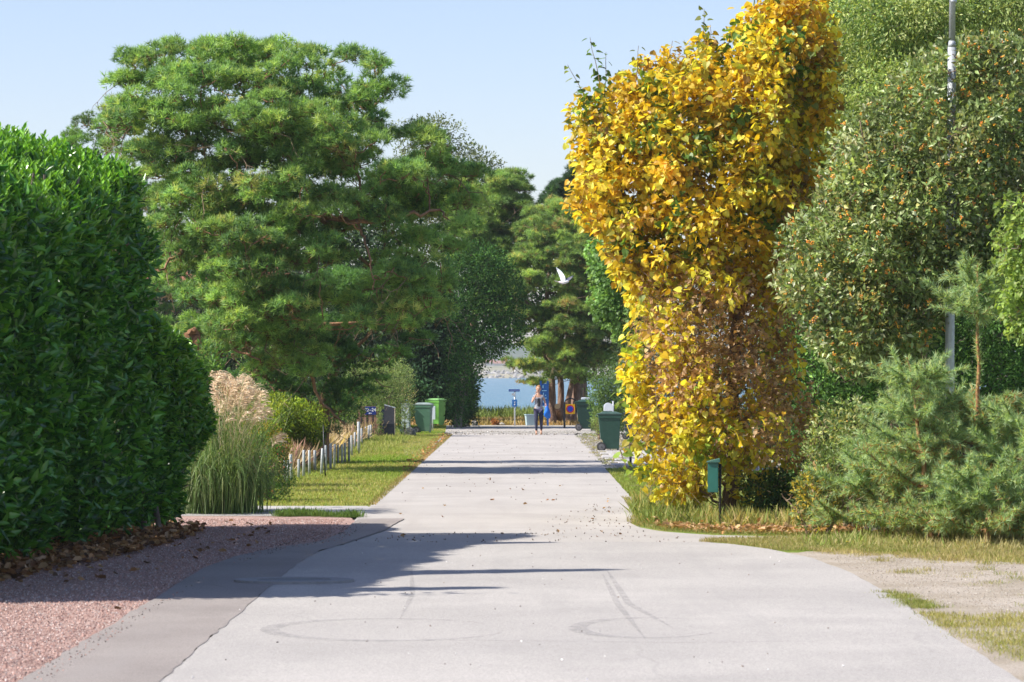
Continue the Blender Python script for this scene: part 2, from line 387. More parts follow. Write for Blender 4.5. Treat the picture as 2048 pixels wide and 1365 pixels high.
lawn = [(-6.4, 48.5), (-4.7, 70), (-4.65, 99), (-5, 112), (-2.5, 112), (-2.45, 104), (-2.42, 80), (-2.45, 60), (-2.4, 48.6)]
sheet('lawn', [(-6.4, 48.5), (-5.0, 70), (-5.0, 99), (-8, 123), (-2.8, 123), (-2.8, 110), (-2.3, 104), (-2.3, 80), (-2.3, 60), (-2.3, 48.6)], -.008, M_lawn, .3, .04, seed=7)
sheet('gravel_shoulder', [(-2.7, 76), (-3.2, 84), (-3.6, 92), (-3.2, 97), (-2.36, 103), (-2.3, 90), (-2.32, 76)], -.002, M_apron, .3, .06, seed=8)
sheet('street_end', [(-2.9, 110.5), (-2.9, 122.6), (2.7, 122.6), (2.6, 110.5)], .004, M_road2, .5, .05, seed=9)
sheet('gravel_band', [(-2.9, 106.5), (-2.9, 110.8), (2.6, 110.8), (2.5, 106.5)], .008, M_apron, .3, .08, seed=10)
sheet('shore_meadow', [(-60, 122.6), (-60, 139), (60, 139), (60, 122.6)], -.0, M_dry, 1.2, .12, seed=11)
# right side
sheet('gravel_apron', [(1.84, 66), (1.86, 104), (2.6, 112), (7, 112), (7, 62), (2.6, 62)], -.006, M_apron, .3, .05, seed=12)
sheet('verge', [(1.5, 45), (1.35, 43.5), (1.45, 42.2), (1.75, 41.1), (2.5, 39.9), (3.6, 39.5), (6, 39.2), (18, 39), (18, 66), (1.7, 66), (1.7, 52)], -.004, M_lawn, .3, .05, seed=13)
sheet('verge_front', [(2.4, 38.6), (3.4, 39.1), (5, 39.4), (20, 39.6), (20, 2), (3.2, 2), (3.2, 21), (3.2, 29), (3.1, 34), (2.7, 36.9), (2.2, 38.1)], -.012, M_lawn, .3, .05, seed=14)
sheet('gravel_verge', [(3.0, 35.2), (3.0, 36.2), (3.6, 36.5), (4.6, 35.7), (5.4, 34.4), (6.5, 33.9), (12, 33.5), (12, 2), (3.3, 2), (3.2, 21), (3.2, 29.6), (3.2, 33)], -.005, M_gravel_pale, .2, .07, seed=15)

# paving slabs on the right-hand apron, each its own piece
pv = bpy.data.meshes.new('paver'); b = bmesh.new(); bmesh.ops.create_cube(b, size=1)
bmesh.ops.scale(b, vec=(.385, 1.17, .05), verts=b.verts); bmesh.ops.bevel(b, geom=b.edges[:], offset=.008, segments=1, affect='EDGES'); b.to_mesh(pv); b.free(); pv.materials.append(M_slab)
pav = empty('slab_paving', (2.0, 70, 0)); pav['kind'] = 'structure'
rng = np.random.default_rng(16)
for j in range(11):
    for i in range(6):
        if j in (4, 5) and i > 0: continue
        o = bpy.data.objects.new('paver', pv); C.objects.link(o); o.parent = pav
        o.location = (.25+i*.4+(.2 if j % 2 else 0), j*1.2, .004+rng.uniform(0, .006)); o.rotation_euler = (0, 0, rng.normal(0, .008))
b = MB()
b.box((2.0, 75.2, 0), (4.6, 76.6, .04)).build('edging_slab', M_slab, None, .008)['kind'] = 'structure'

# faint tyre marks and sealed joints in the junction
M_mark = bpy.data.materials.new('worn_mark'); n = nodes(M_mark); p_ = pos(n); b1 = pbsdf(n, .9, .2); b1.inputs['Base Color'].default_value = (.24, .235, .24, 1)
tr = n.nodes.new('ShaderNodeBsdfTransparent'); mx = n.nodes.new('ShaderNodeMixShader')
n.links.new(mapr(n, noise(n, p_, 9, 5, .7), .35, .7, .0, .34), mx.inputs[0]); n.links.new(tr.outputs[0], mx.inputs[1]); n.links.new(b1.outputs[0], mx.inputs[2]); finish(n, mx.outputs[0])
def ribbon(pts, w): 
    pts = np.array(pts, float); t = unit(np.gradient(pts, axis=0)); nn = np.stack([-t[:, 1], t[:, 0]], 1)
    ww = w*np.sin(np.linspace(.15, math.pi-.15, len(pts)))[:, None]
    return pts-nn*ww/2, pts+nn*ww/2
def marks(name, curves, z):
    V = []; F = []
    for pts, w in curves:
        a, c = ribbon(pts, w); k = len(V)
        for q, r in zip(a, c): V += [(q[0], q[1], z), (r[0], r[1], z)]
        F += [(k+2*i, k+2*i+1, k+2*i+3, k+2*i+2) for i in range(len(a)-1)]
    o = link_mesh(name, raw_mesh(name, V, [np.array(F)]), M_mark); o['kind'] = 'structure'; return o
def ell(cx, cy, rx, ry, a0, a1, n=40):
    P = []
    for a in np.linspace(R(a0), R(a1), n): P.append(G(cx+rx*math.cos(a), cy-ry*math.sin(a)))
    return P
def seg(*px): 
    P = [G(*q) for q in px]; out = []
    for a, b in zip(P[:-1], P[1:]): out += [(a[0]+(b[0]-a[0])*t, a[1]+(b[1]-a[1])*t) for t in np.linspace(0, 1, 12, endpoint=False)]
    return out+[P[-1]]
marks('tyre_marks', [(ell(775, 1262, 235, 22, 35, 345), .16), (ell(1300, 1258, 145, 20, 60, 330), .16), (seg((1212, 1140), (1258, 1210), (1345, 1258)), .07), (seg((1205, 1150), (1235, 1210), (1290, 1280)), .06),
      (seg((800, 1240), (825, 1190), (822, 1130)), .05), (seg((540, 1285), (900, 1283), (1350, 1288), (1700, 1284)), .05)], .012)

# iron cover in a concrete collar
cx, cy = G(588, 1165)
t = empty('manhole_cover', (cx, cy, .01), 0, 'flat grey manhole cover in the shaded road by the dark asphalt strip', 'manhole cover')
M_iron = paint('cast_iron', (.11, .11, .115), .55, .5, .2, 30, .004); M_conc = paint('concrete_ring', (.27, .265, .26), .85, .2, .12, 14, .004)
def disc(rx, ry, z0, z1, r_in=0, n=48):
    b = MB(); top = []; 
    for i in range(n):
        a = 2*math.pi*i/n; top.append((math.cos(a), math.sin(a)))
    if r_in:
        for i in range(n):
            p, q = top[i], top[(i+1) % n]; A = lambda u, f, z: (u[0]*rx*f, u[1]*ry*f, z)
            b.poly([A(p, 1, z1), A(q, 1, z1), A(q, r_in, z1), A(p, r_in, z1)]); b.poly([A(p, 1, z0), A(q, 1, z0), A(q, 1, z1), A(p, 1, z1)]); b.poly([A(p, r_in, z1), A(q, r_in, z1), A(q, r_in, z0), A(p, r_in, z0)])
    else: b.prism([(u[0]*rx, u[1]*ry, z0) for u in top], (0, 0, z1-z0))
    return b
disc(.6, .38, -.02, .022, .62).build('collar', M_conc, t); disc(.365, .23, -.02, .016).build('cover', M_iron, t)

# water and the far shore
M_water = bpy.data.materials.new('sea'); n = nodes(M_water); p_ = pos(n); b1 = pbsdf(n, .22, .5); b1.inputs['Base Color'].default_value = (.055, .16, .22, 1); b1.inputs['IOR'].default_value = 1.33
mp = n.nodes.new('ShaderNodeMapping'); n.links.new(p_, mp.inputs[0]); mp.inputs['Scale'].default_value = (.35, 1, 1)
w1 = noise(n, mp.outputs[0], .9, 5, .65); mp2 = n.nodes.new('ShaderNodeMapping'); n.links.new(p_, mp2.inputs[0]); mp2.inputs['Scale'].default_value = (.05, .35, 1)
w2 = noise(n, mp2.outputs[0], .35, 4, .6); ad = n.nodes.new('ShaderNodeMath'); ad.operation = 'MULTIPLY_ADD'; n.links.new(w2, ad.inputs[0]); ad.inputs[1].default_value = 2.2; n.links.new(w1, ad.inputs[2])
n.links.new(bump(n, ad.outputs[0], .28), b1.inputs['Normal']); finish(n, b1.outputs[0])
o = link_mesh('water', raw_mesh('water', [(-2500, 138, -1.5), (2500, 138, -1.5), (2500, 3400, -1.5), (-2500, 3400, -1.5)], [np.array([(0, 1, 2, 3)])]), M_water); o['kind'] = 'structure'
rng = np.random.default_rng(20)
def far_mat(name, a, b_, sc): return ground_mat(name, [a, b_], sc, sc*8, .3, amp=.15)
M_fshore = far_mat('far_shore', (.19, .20, .11), (.33, .29, .2), .02); M_fhill = far_mat('far_hill', (.05, .075, .03), (.085, .10, .05), .01)
def terrain(name, x0, x1, nx, prof, mat, amp, seed):
    r = np.random.default_rng(seed); xs = np.linspace(x0, x1, nx); V = []
    ph = r.uniform(0, 6, 6)
    for k, (y, z) in enumerate(prof):
        for x in xs:
            w = sum(math.sin(x*f+ph[i]+k*.5) for i, f in enumerate((.004, .009, .021, .05, .11, .23)))/3
            V.append((x, y+w*amp*2, z+w*amp*(1 if 0 < k < len(prof)-1 else 0)))
    F = [(j*nx+i, j*nx+i+1, (j+1)*nx+i+1, (j+1)*nx+i) for j in range(len(prof)-1) for i in range(nx-1)]
    o = link_mesh(name, raw_mesh(name, V, [np.array(F)], True), mat); o['kind'] = 'structure'
terrain('far_shore', -1600, 1600, 500, [(1862, -3), (1872, 1.0), (1900, 3.0), (2060, 4.4), (2300, 7.0), (2600, 9.5), (2900, 10)], M_fshore, .35, 21)
terrain('far_hills', -2400, 2400, 500, [(2700, 4), (2900, 18), (3150, 31), (3300, 26), (3380, 0)], M_fhill, 3.5, 22)
# boulders of the far breakwater
b = bmesh.new(); bmesh.ops.create_icosphere(b, subdivisions=1, radius=1); ico = np.array([v.co[:] for v in b.verts]); icoF = np.array([[v.index for v in f.verts] for f in b.faces]); b.free()
def rocks(name, P, S, mat, seed, parent=None, kind='stuff', squash=.7):
    r = np.random.default_rng(seed); V = []; 
    for p, s in zip(P, S):
        q = ico*(1+r.normal(0, .16, (len(ico), 1)))*r.uniform(.7, 1.25, (1, 3))*np.array([1, 1, squash]); a = r.uniform(0, 6.3); ca, sa = math.cos(a), math.sin(a)
        q = np.stack([q[:, 0]*ca-q[:, 1]*sa, q[:, 0]*sa+q[:, 1]*ca, q[:, 2]], 1); V.append(q*s+np.array(p))
    n = len(P); F = (icoF[None]+np.arange(n)[:, None, None]*len(ico)).reshape(-1, 3)
    o = link_mesh(name, raw_mesh(name, np.concatenate(V), [F]), mat, parent)
    if kind: o['kind'] = kind
    return o
x = rng.uniform(-420, 420, 2600); hh = rng.random(2600)
M_frock = far_mat('far_rock', (.30, .28, .26), (.42, .40, .37), .3)
rocks('breakwater_boulders', np.stack([x, 1862+hh*26, -1.6+hh*4.6], 1), rng.uniform(.7, 1.9, 2600), M_frock, 23)
# little pale buildings on the far shore
M_fwall = paint('far_wall', (.62, .58, .52), .8, .2, .05, .1); M_froof = paint('far_roof', (.32, .17, .12), .8, .2, .1, .1)
def far_house(px, w, h, d, lab):
    t = empty('far_building', (X(px, d), d, 6.0), .05, lab, 'building')
    MB().box((-w/2, -4, -3), (w/2, 4, h)).build('wall', M_fwall, t)
    MB().prism([(-w/2-.4, -4.5, h+.02), (-w/2-.4, 4.5, h+.02), (-w/2-.4, 0, h+2.2)], (w+.8, 0, 0)).build('roof', M_froof, t)
far_house(977, 7, 3.2, 2250, 'tiny pale house on the far shore left of centre'); far_house(1016, 26, 2.6, 2320, 'long low pale building on the far shore below the hill')

# grass, stones, litter ------------------------------------------------------
T_BLADE = (np.array([(-.05, 0, 0), (.05, 0, 0), (.035, .55, .08), (0, 1, .3)]), [np.array([(0, 1, 2), (0, 2, 3)])])
M_grass = leaf_mat('grass_blade', .6, .25, .35)
def grass(name, poly, n, h, cols, wts, seed, z=0., wid=1., lean=.35, clump=0, label_kind='stuff', parent=None):
    r = np.random.default_rng(seed); Q = sample_poly(poly, n, r)
    if clump:
        cc = sample_poly(poly, clump, r); j = r.integers(0, clump, n); Q = cc[j]+r.normal(0, .07, (n, 2)); 
    P = np.concatenate([Q, np.full((n, 1), z)], 1)
    A = unit(np.stack([r.normal(0, lean, n), r.normal(0, lean, n), np.ones(n)], 1)); N = rdirs(r, n)
    # colour drifts in broad patches
    f = np.sin(Q[:, 0]*1.3+seed)+np.sin(Q[:, 1]*.37+seed*2)+np.sin(Q[:, 0]*.5-Q[:, 1]*.21); pal = np.array(cols, float)
    k = np.clip(((f+3)/6*len(pal)+r.normal(0, .7, n)).astype(int), 0, len(pal)-1)
    col = pal[k]*(1+r.normal(0, .2, n))[:, None].clip(.5, 1.6)
    S = r.uniform(h[0], h[1], n)*r.uniform(.6, 1, n)
    if clump: S = S*r.uniform(.45, 1.1, clump)[j]
    return leaves(name, M_grass, P, A, N, S, np.clip(col, 0, .9), T_BLADE, parent, label_kind, wid=wid)
GG = [(.18, .31, .035), (.24, .33, .05), (.32, .35, .08), (.44, .38, .14), (.22, .34, .04)]
grass('lawn_grass', [(-5.2, 48.6), (-4.9, 70), (-4.8, 99), (-6.5, 122), (-2.9, 122), (-2.6, 108), (-2.42, 80), (-2.4, 60), (-2.38, 48.7)], 110000, (.03, .075), GG, 0, 31, wid=2.2)
grass('long_grass', [(-4.7, 78), (-3.6, 80), (-3.4, 99), (-4.9, 99)], 9000, (.08, .22), [(.24, .32, .06), (.38, .38, .12)], 0, 32, wid=.7)
grass('path_tuft_grass', [(-3.5, 45.1), (-3.0, 45.2), (-2.3, 44.7), (-2.4, 45.2), (-3.5, 45.7)], 5000, (.04, .16), [(.08, .16, .03), (.14, .22, .05)], 0, 33, clump=70, wid=.45)
grass('fence_grass', [(-4.7, 62), (-4.45, 62), (-4.6, 98), (-5.2, 98)], 9000, (.06, .2), [(.3, .28, .1), (.2, .26, .05), (.45, .36, .2)], 0, 34, wid=.7)
grass('tree_foot_grass', [(1.7, 45.6), (1.72, 43.5), (2.0, 42), (2.7, 41.3), (6.4, 40.8), (6.4, 44), (3, 45), (1.9, 49)], 26000, (.05, .36), [(.2, .26, .06), (.34, .33, .10), (.55, .43, .2), (.5, .36, .16)], 0, 35, clump=700, wid=.36)
grass('verge_grass', [(1.72, 52), (1.66, 45), (1.5, 43.6), (1.6, 42.3), (1.88, 41.0), (2.6, 40.05), (3.6, 39.65), (8, 39.2), (8, 44), (2.3, 46)], 42000, (.02, .10), [(.16, .22, .04), (.36, .3, .12), (.3, .26, .09)], 0, 36, wid=.8)
grass('verge_front_grass', [(2.2, 38.45), (2.4, 38.95), (3.4, 39.35), (9, 39.8), (9, 34.0), (6.4, 34.2), (5.4, 34.8), (4.7, 35.8), (3.7, 36.5), (3.02, 36.6), (2.8, 37.4), (2.5, 38.1)], 130000, (.015, .075), [(.18, .27, .04), (.28, .3, .08), (.44, .37, .17), (.38, .31, .15), (.22, .29, .06)], 0, 37, wid=1.0)
grass('sprouting_grass', [(3.4, 37), (3.7, 39), (8, 40.2), (8, 36.4), (5, 36.2)], 12000, (.05, .22), [(.2, .32, .05), (.3, .34, .1), (.48, .42, .2)], 0, 38, clump=500, wid=.4)
grass('kerb_grass', [(3.46, 29.6), (3.62, 29.5), (3.75, 27.6), (3.5, 27.6)], 3500, (.02, .06), [(.2, .27, .05), (.3, .3, .1)], 0, 39, clump=40, wid=1.4)
grass('foreground_grass', [(3.46, 27.2), (4.2, 26.9), (6, 27.2), (6, 22.2), (4.4, 22.0), (3.62, 22.6), (3.5, 24.5)], 42000, (.015, .07), [(.17, .26, .03), (.26, .3, .06), (.40, .36, .13)], 0, 40, wid=1.0, clump=900)
grass('gravel_weeds', [(3.6, 36.4), (6.8, 35), (6.8, 27), (4.4, 27)], 5000, (.02, .08), [(.2, .26, .05), (.42, .36, .16)], 0, 41, clump=80)
grass('verge_rim_weeds', [(3.2, 37), (5.2, 35.4), (7.5, 34.4), (7.5, 33.2), (5, 34), (3.6, 35.8)], 9000, (.02, .10), [(.3, .3, .08), (.46, .38, .18)], 0, 47, clump=130)
grass('apron_grass', [(1.86, 52), (1.86, 67), (2.9, 68), (2.9, 52)], 14000, (.03, .08), [(.2, .3, .04), (.28, .3, .08)], 0, 42, wid=2)
grass('apron_weeds', [(1.9, 70), (1.9, 103), (2.9, 108), (3.4, 92), (2.6, 70)], 4500, (.03, .12), [(.22, .28, .06), (.4, .34, .14)], 0, 43, clump=130, wid=1.5)
grass('meadow_grass', [(-14, 123), (-14, 136), (14, 136), (14, 123)], 60000, (.08, .3), [(.42, .32, .14), (.36, .3, .12), (.5, .38, .18), (.46, .30, .15)], 0, 44, wid=2.4)
grass('shore_grass', [(-14, 133), (-14, 139.5), (14, 139.5), (14, 133)], 90000, (.3, .75), [(.14, .22, .05), (.2, .27, .07), (.24, .3, .1)], 0, 45, wid=.4, clump=2200)
grass('edge_grass', [(-2.42, 49), (-2.28, 49), (-2.26, 104), (-2.45, 104)], 6000, (.03, .07), [(.26, .24, .08), (.42, .28, .12)], 0, 46, wid=2)
# red-pink chippings, near ones as real stones
rng = np.random.default_rng(50)
def stones(name, poly, n, s, cols, seed, zoff=0.):
    r = np.random.default_rng(seed); Q = sample_poly(poly, n, r)
    T = np.array([(1, 0, 0), (-.6, .9, 0), (-.5, -.8, .1), (0, 0, .8), (.1, .1, -.5)])*.5; F = np.array([(0, 1, 3), (1, 2, 3), (2, 0, 3), (0, 2, 4), (2, 1, 4), (1, 0, 4)])
    pal = np.array(cols); c = pal[r.integers(0, len(pal), n)]*(1+r.normal(0, .2, n))[:, None].clip(.5, 1.5)
    P = np.concatenate([Q, np.full((n, 1), zoff)], 1)
    return leaves(name, M_chip, P, rdirs(r, n), rdirs(r, n), r.uniform(s[0], s[1], n), np.clip(c, 0, .9), (T, [F]), None, 'stuff')
M_chip = leaf_mat('stone_chip', .9, .2, 0.)
stones('pink_chippings', [(-3.4, 20), (-3.42, 33), (-3.0, 37.2), (-2.5, 39), (-2.5, 44.5), (-7, 44.5), (-7, 20)], 70000, (.010, .027), [(.44, .28, .235), (.38, .24, .20), (.50, .35, .30), (.33, .21, .18), (.52, .44, .40)], 51)
stones('spilled_chippings', [(-3.45, 21), (-3.2, 21), (-3.2, 33), (-2.75, 36.8), (-2.2, 38.6), (-2.1, 43), (-2.4, 43), (-3.1, 37)], 600, (.01, .026), [(.42, .25, .21), (.3, .2, .17), (.12, .1, .09)], 52, .012)
stones('pale_chippings', [(3.5, 35.5), (5, 35), (7, 33.5), (7, 25), (4.6, 25.6), (3.6, 29)], 9000, (.006, .018), [(.42, .36, .30), (.34, .29, .23), (.52, .48, .42)], 53)
stones('apron_chippings', [(1.9, 70), (1.95, 104), (5, 110), (5, 66), (2.4, 66)], 9000, (.02, .05), [(.42, .39, .35), (.3, .27, .23), (.2, .17, .12)], 54, .01)
stones('road_crumbs', [(-2.3, 38.2), (2.4, 38.2), (1.9, 40), (1.5, 43), (1.8, 46), (1.2, 50), (0, 41), (-2, 40)], 240, (.012, .035), [(.2, .15, .11), (.1, .08, .06), (.34, .3, .27)], 55, .008)
stones('crossing_crumbs', [(-3, 103.5), (-3, 111), (3, 111), (2.5, 103.5)], 900, (.02, .06), [(.42, .38, .33), (.2, .17, .13), (.5, .47, .43)], 56, .01)
stones('road_specks', [(-2.2, 50), (1.8, 50), (1.8, 104), (-2.2, 104)], 160, (.02, .045), [(.12, .1, .08), (.25, .2, .16)], 57, .004)
stones('near_specks', [(-2.6, 21), (3.2, 21), (3, 36), (-2.3, 36)], 80, (.012, .028), [(.12, .1, .09), (.25, .2, .16), (.7, .68, .66)], 58, .01)
# dead leaves
M_dead = leaf_mat('dead_leaf', .7, .25, .25)
def litter(name, poly, n, s, cols, seed, z=.01, zs=.03):
    r = np.random.default_rng(seed); Q = sample_poly(poly, n, r); P = np.concatenate([Q, z+np.abs(r.normal(0, zs, (n, 1)))], 1)
    A = unit(np.concatenate([r.normal(0, 1, (n, 2)), r.normal(0, .25, (n, 1))], 1)); N = unit(np.stack([r.normal(0, .5, n), r.normal(0, .5, n), np.ones(n)], 1))
    pal = np.array(cols); c = pal[r.integers(0, len(pal), n)]*(1+r.normal(0, .22, n))[:, None].clip(.5, 1.6)
    return leaves(name, M_dead, P, A, N, r.uniform(s[0], s[1], n), np.clip(c, 0, .9), T_CURL, None, 'stuff')
BR = [(.30, .15, .07), (.42, .24, .12), (.2, .1, .05), (.5, .33, .2), (.14, .08, .05)]
litter('hedge_leaf_litter', [(-5.9, 30.5), (-5.05, 31.5), (-4.55, 35), (-4.25, 38.2), (-4.15, 41), (-6, 41), (-7, 34)], 5200, (.06, .13), BR, 60, .02, .04)
litter('scattered_leaf_litter', [(-6, 28.5), (-4.4, 30), (-3.5, 34), (-3.1, 38), (-3.4, 43), (-5, 43), (-6, 34)], 150, (.05, .10), BR, 61)
litter('verge_leaf_litter', [(1.75, 43.2), (1.95, 41.4), (2.6, 40.4), (3.4, 40.0), (5.0, 40.1), (5.0, 41.2), (2.6, 41.4)], 1700, (.05, .10), [(.5, .33, .17), (.6, .42, .24), (.36, .2, .1), (.45, .24, .1)], 62)
litter('far_verge_leaf_litter', [(-2.6, 72), (-2.3, 60), (-2.3, 104), (-2.7, 104)], 260, (.04, .09), [(.5, .25, .1), (.4, .2, .09)], 63)
litter('road_leaf_litter', [(-2, 39), (1.6, 39), (1.5, 60), (-2, 60)], 26, (.05, .09), [(.4, .25, .13), (.25, .13, .07)], 64, .006, .01)
# the larger fallen leaves on the gravel, one by one
vl = [raw_mesh('fallen_leaf', T_CURL[0]*[1, 1, .7], [f.copy() for f in T_CURL[1]], False, np.repeat(np.array([c]), len(T_CURL[0]), 0)) for c in BR]
for me in vl: me.materials.append(M_dead)
spots = [(398, 1106, .17, 'long yellow-brown curled leaf on the gravel nearest the dark asphalt strip'), (436, 1103, .11, 'small dark brown leaf right of the long yellow-brown leaf'), (212, 1160, .12, 'pale brown leaf lowest in the shaded gravel, beside a white stone'), (188, 1139, .09, 'brown leaf just above and left of the lowest shaded leaf'), (300, 1128, .10, 'brown leaf alone in the middle of the shaded gravel'),
         (160, 1098, .15, 'upright brown curled leaf at the edge of the leaf litter'), (104, 1098, .12, 'light brown leaf below the litter under the tall hedge'), (30, 1106, .16, 'broad pale leaf in the litter at the left picture edge'), (262, 1141, .09, 'tan leaf below the leaf that lies alone in the shade'), (245, 1219, .09, 'leaf lying just outside the hedge shadow on sunlit pink gravel'), (456, 1082, .09, 'little brown leaf on the gravel nearest the far asphalt curve'), (62, 1138, .10, 'dark leaf on the shaded gravel nearest the left picture edge')]
for k, (px, py, s, lab) in enumerate(spots):
    x, y = G(px, py); o = bpy.data.objects.new('fallen_leaf', vl[k % len(vl)]); C.objects.link(o); o.location = (x, y, .015); o.scale = (s*1.25,)*3
    o.rotation_euler = (rng.normal(0, .2), rng.normal(0, .2), rng.uniform(0, 6.3)); tag(o, lab, 'leaf', 'fallen leaves on the gravel')
# ------------------------------------------------------------------ vegetation, left
M_laurel = leaf_mat('laurel_leaf', .26, .8, .26, (1.2, 1.25, .4))
M_leaf = leaf_mat('broad_leaf', .5, .35, .38)
M_dark = leaf_mat('dark_leaf', .6, .12, .25)
M_pine = leaf_mat('pine_needle', .5, .35, .42, (1.1, 1.1, .5))
M_bark_pine = bark_mat('pine_bark', (.17, .10, .065), (.36, .20, .12), 9, .03)
M_bark_far = bark_mat('grey_pine_bark', (.13, .085, .065), (.30, .20, .155), 9, .04)
M_bark = bark_mat('grey_bark', (.12, .10, .08), (.25, .21, .17), 16, .02)
M_twig = bark_mat('twig_bark', (.16, .11, .075), (.30, .22, .15), 30, .004)
LAUREL = [(.065, .205, .034), (.10, .28, .04), (.04, .13, .026), (.16, .38, .05)]

def hedge_box(face, d0, d1, x_in, h_of, n, rng, size, top_share=.3, rough=.14, low=.16, ch=.95, cw=1.5):
    """leaves on the roadside face, top and both ends of a clipped hedge; face(y) gives the x of its roadside face"""
    y = rng.uniform(d0, d1, n); u = rng.random(n); P = np.zeros((n, 3)); Nn = np.zeros((n, 3))
    h = h_of(y); fx = face(y); ch = ch(y) if callable(ch) else ch
    lump = .10*np.sin(y*2.3)+.07*np.sin(y*5.1+1)
    A = u < .62; z = low+(h-ch-low)*rng.random(n)
    lump2 = lump+.09*np.sin(z*3.1+y*1.7)+.07*np.sin(z*6.3-y*3.3)
    bulge = -.15*np.clip((z/h-.7)/.18, 0, 1)**2-.28*np.clip((.7-z)/.7, 0, 1)**1.5
    P[A] = np.stack([fx+lump2+bulge-np.abs(rng.normal(0, rough*1.3, n)), y, z], 1)[A]; Nn[A] = (1, -.2, .15)
    B = (u >= .62) & (u < .62+top_share); xx = fx-.02-(fx-.02-x_in)*rng.random(n)**1.5
    P[B] = np.stack([xx, y, h+lump-np.abs(rng.normal(0, rough, n))-ch*np.clip(1-(fx-xx)/cw, 0, 1)**1.4], 1)[B]; Nn[B] = (.2, -.2, 1)
    D = u >= .62+top_share; e = rng.random(n) < .6
    ye = np.where(e, d0+np.abs(rng.normal(0, rough, n)), d1-np.abs(rng.normal(0, rough, n))); xe = fx-.1-(fx-x_in)*rng.random(n)
    P[D] = np.stack([xe, ye, z], 1)[D]; Nn[D] = (0, -1, .2)
    ax = unit(Nn*.55+rng.normal(0, .55, (n, 3))+np.array([0, 0, .35])); nn = unit(Nn*.6+rng.normal(0, .5, (n, 3))+np.array([0, 0, .75]))
    return P, ax, nn, rng.uniform(*size, n)
def hedge_cols(P, h, rng, pal=LAUREL, young=(.17, .36, .04), p_young=.5):
    n = len(P); pal = np.array(pal); c = pal[rng.integers(0, len(pal), n)]*(1+rng.normal(0, .18, n))[:, None].clip(.5, 1.6)
    f = np.sin(P[:, 1]*1.9+P[:, 2]*1.1)+np.sin(P[:, 2]*2.3-P[:, 1]*.7); t = np.clip((P[:, 2]-(h-1.6))/1.2, 0, 1)*p_young+.1*np.clip(f-1.2, 0, 1)
    yy = rng.random(n) < t; c[yy] = np.array(young)*(1+rng.normal(0, .2, yy.sum()))[:, None].clip(.6, 1.5); return np.clip(c, 0, .9)

rng = np.random.default_rng(100)
hd = empty('laurel_hedge', (-5.6, 35, 0), 0, 'tall near laurel hedge with glossy dark leaves above pink gravel', 'hedge')
hch = lambda y: np.interp(y, [36, 38.6], [.95, .42])
face = lambda y: np.interp(y, [27, 30, 32, 39.3], [-5.75, -5.6, -5.38, -4.72])
hh_ = lambda y: np.interp(y, [27.6, 28.6, 29.5, 30.8, 31.5, 32.3, 33.2, 34.2, 35.5, 37.3, 38.2, 39.3], [4.3, 4.6, 4.7, 4.7, 4.75, 4.7, 4.75, 4.75, 4.75, 4.85, 4.95, 4.8])
P, A, N, S = hedge_box(face, 28.1, 39.2, -8.2, hh_, 56000, rng, (.115, .20), ch=hch, rough=.19); H = hh_(P[:, 1])
ni = 15000; yi = rng.uniform(28.2, 39.1, ni); xi = face(yi)-.75-rng.random(ni)**1.5*2.6; P = np.concatenate([P, np.stack([xi, yi, .08+(hh_(yi)-1.1)*rng.random(ni)], 1)]); A = np.concatenate([A, rdirs(rng, ni)]); N = np.concatenate([N, unit(rdirs(rng, ni)*.5+np.array([1, 0, 0]))]); S = np.concatenate([S, rng.uniform(.16, .26, ni)]); H = hh_(P[:, 1])  # unseen inner leaves, added to stop sunlight leaking through the hedge
c = hedge_cols(P, H, rng)
# upright young shoots along the top
k = 900; ys_ = rng.uniform(29, 39.2, k); xo_ = rng.random(k)**1.2*2.6; base = np.stack([face(ys_)-.1-xo_, ys_, hh_(ys_)-.08-hch(ys_)*np.clip(1-(xo_+.1)/1.5, 0, 1)**1.4], 1); m = 9; hgt = rng.uniform(.08, .3, k)
j = np.repeat(np.arange(k), m); t = np.tile(np.linspace(.1, 1, m), k); P2 = base[j]+np.stack([np.zeros(k*m), np.zeros(k*m), t*hgt[j]], 1)
az = np.tile(np.arange(m)*2.4, k)+rng.uniform(0, 6, k)[j]; A2 = unit(np.stack([np.cos(az)*.8, np.sin(az)*.8, .9+t*.6], 1)); N2 = unit(np.stack([-np.cos(az), -np.sin(az), np.full(k*m, .8)], 1))
c2 = np.clip(np.array((.19, .39, .045))*(1+rng.normal(0, .25, k*m))[:, None].clip(.5, 1.6), 0, .8)
leaves('foliage', M_laurel, np.concatenate([P, P2]), np.concatenate([A, A2]), np.concatenate([N, N2]), np.concatenate([S, rng.uniform(.08, .125, k*m)]), np.concatenate([c, c2]), T_LONG, hd, 'stuff', picks=300, wid=1.25)
paths = []
for i in range(26):
    y = 28.6+i*.41; x = face(y)-.9+rng.normal(0, .15); paths.append((bend([(x+rng.normal(0, .1), y, 0), (x, y, 1.2), (x+rng.normal(0, .3), y+rng.normal(0, .2), hh_(y)-.4)], 7, rng, .03), np.linspace(.05, .015, 7)))
x, y = G(216, 1057); paths.append((bend([(x, y, 0), (x-.02, y, .5), (x-.2, y, 1.5)], 6, rng, .01), np.full(6, .028)))
tubes_mesh('stems', paths, M_bark, hd, 8)

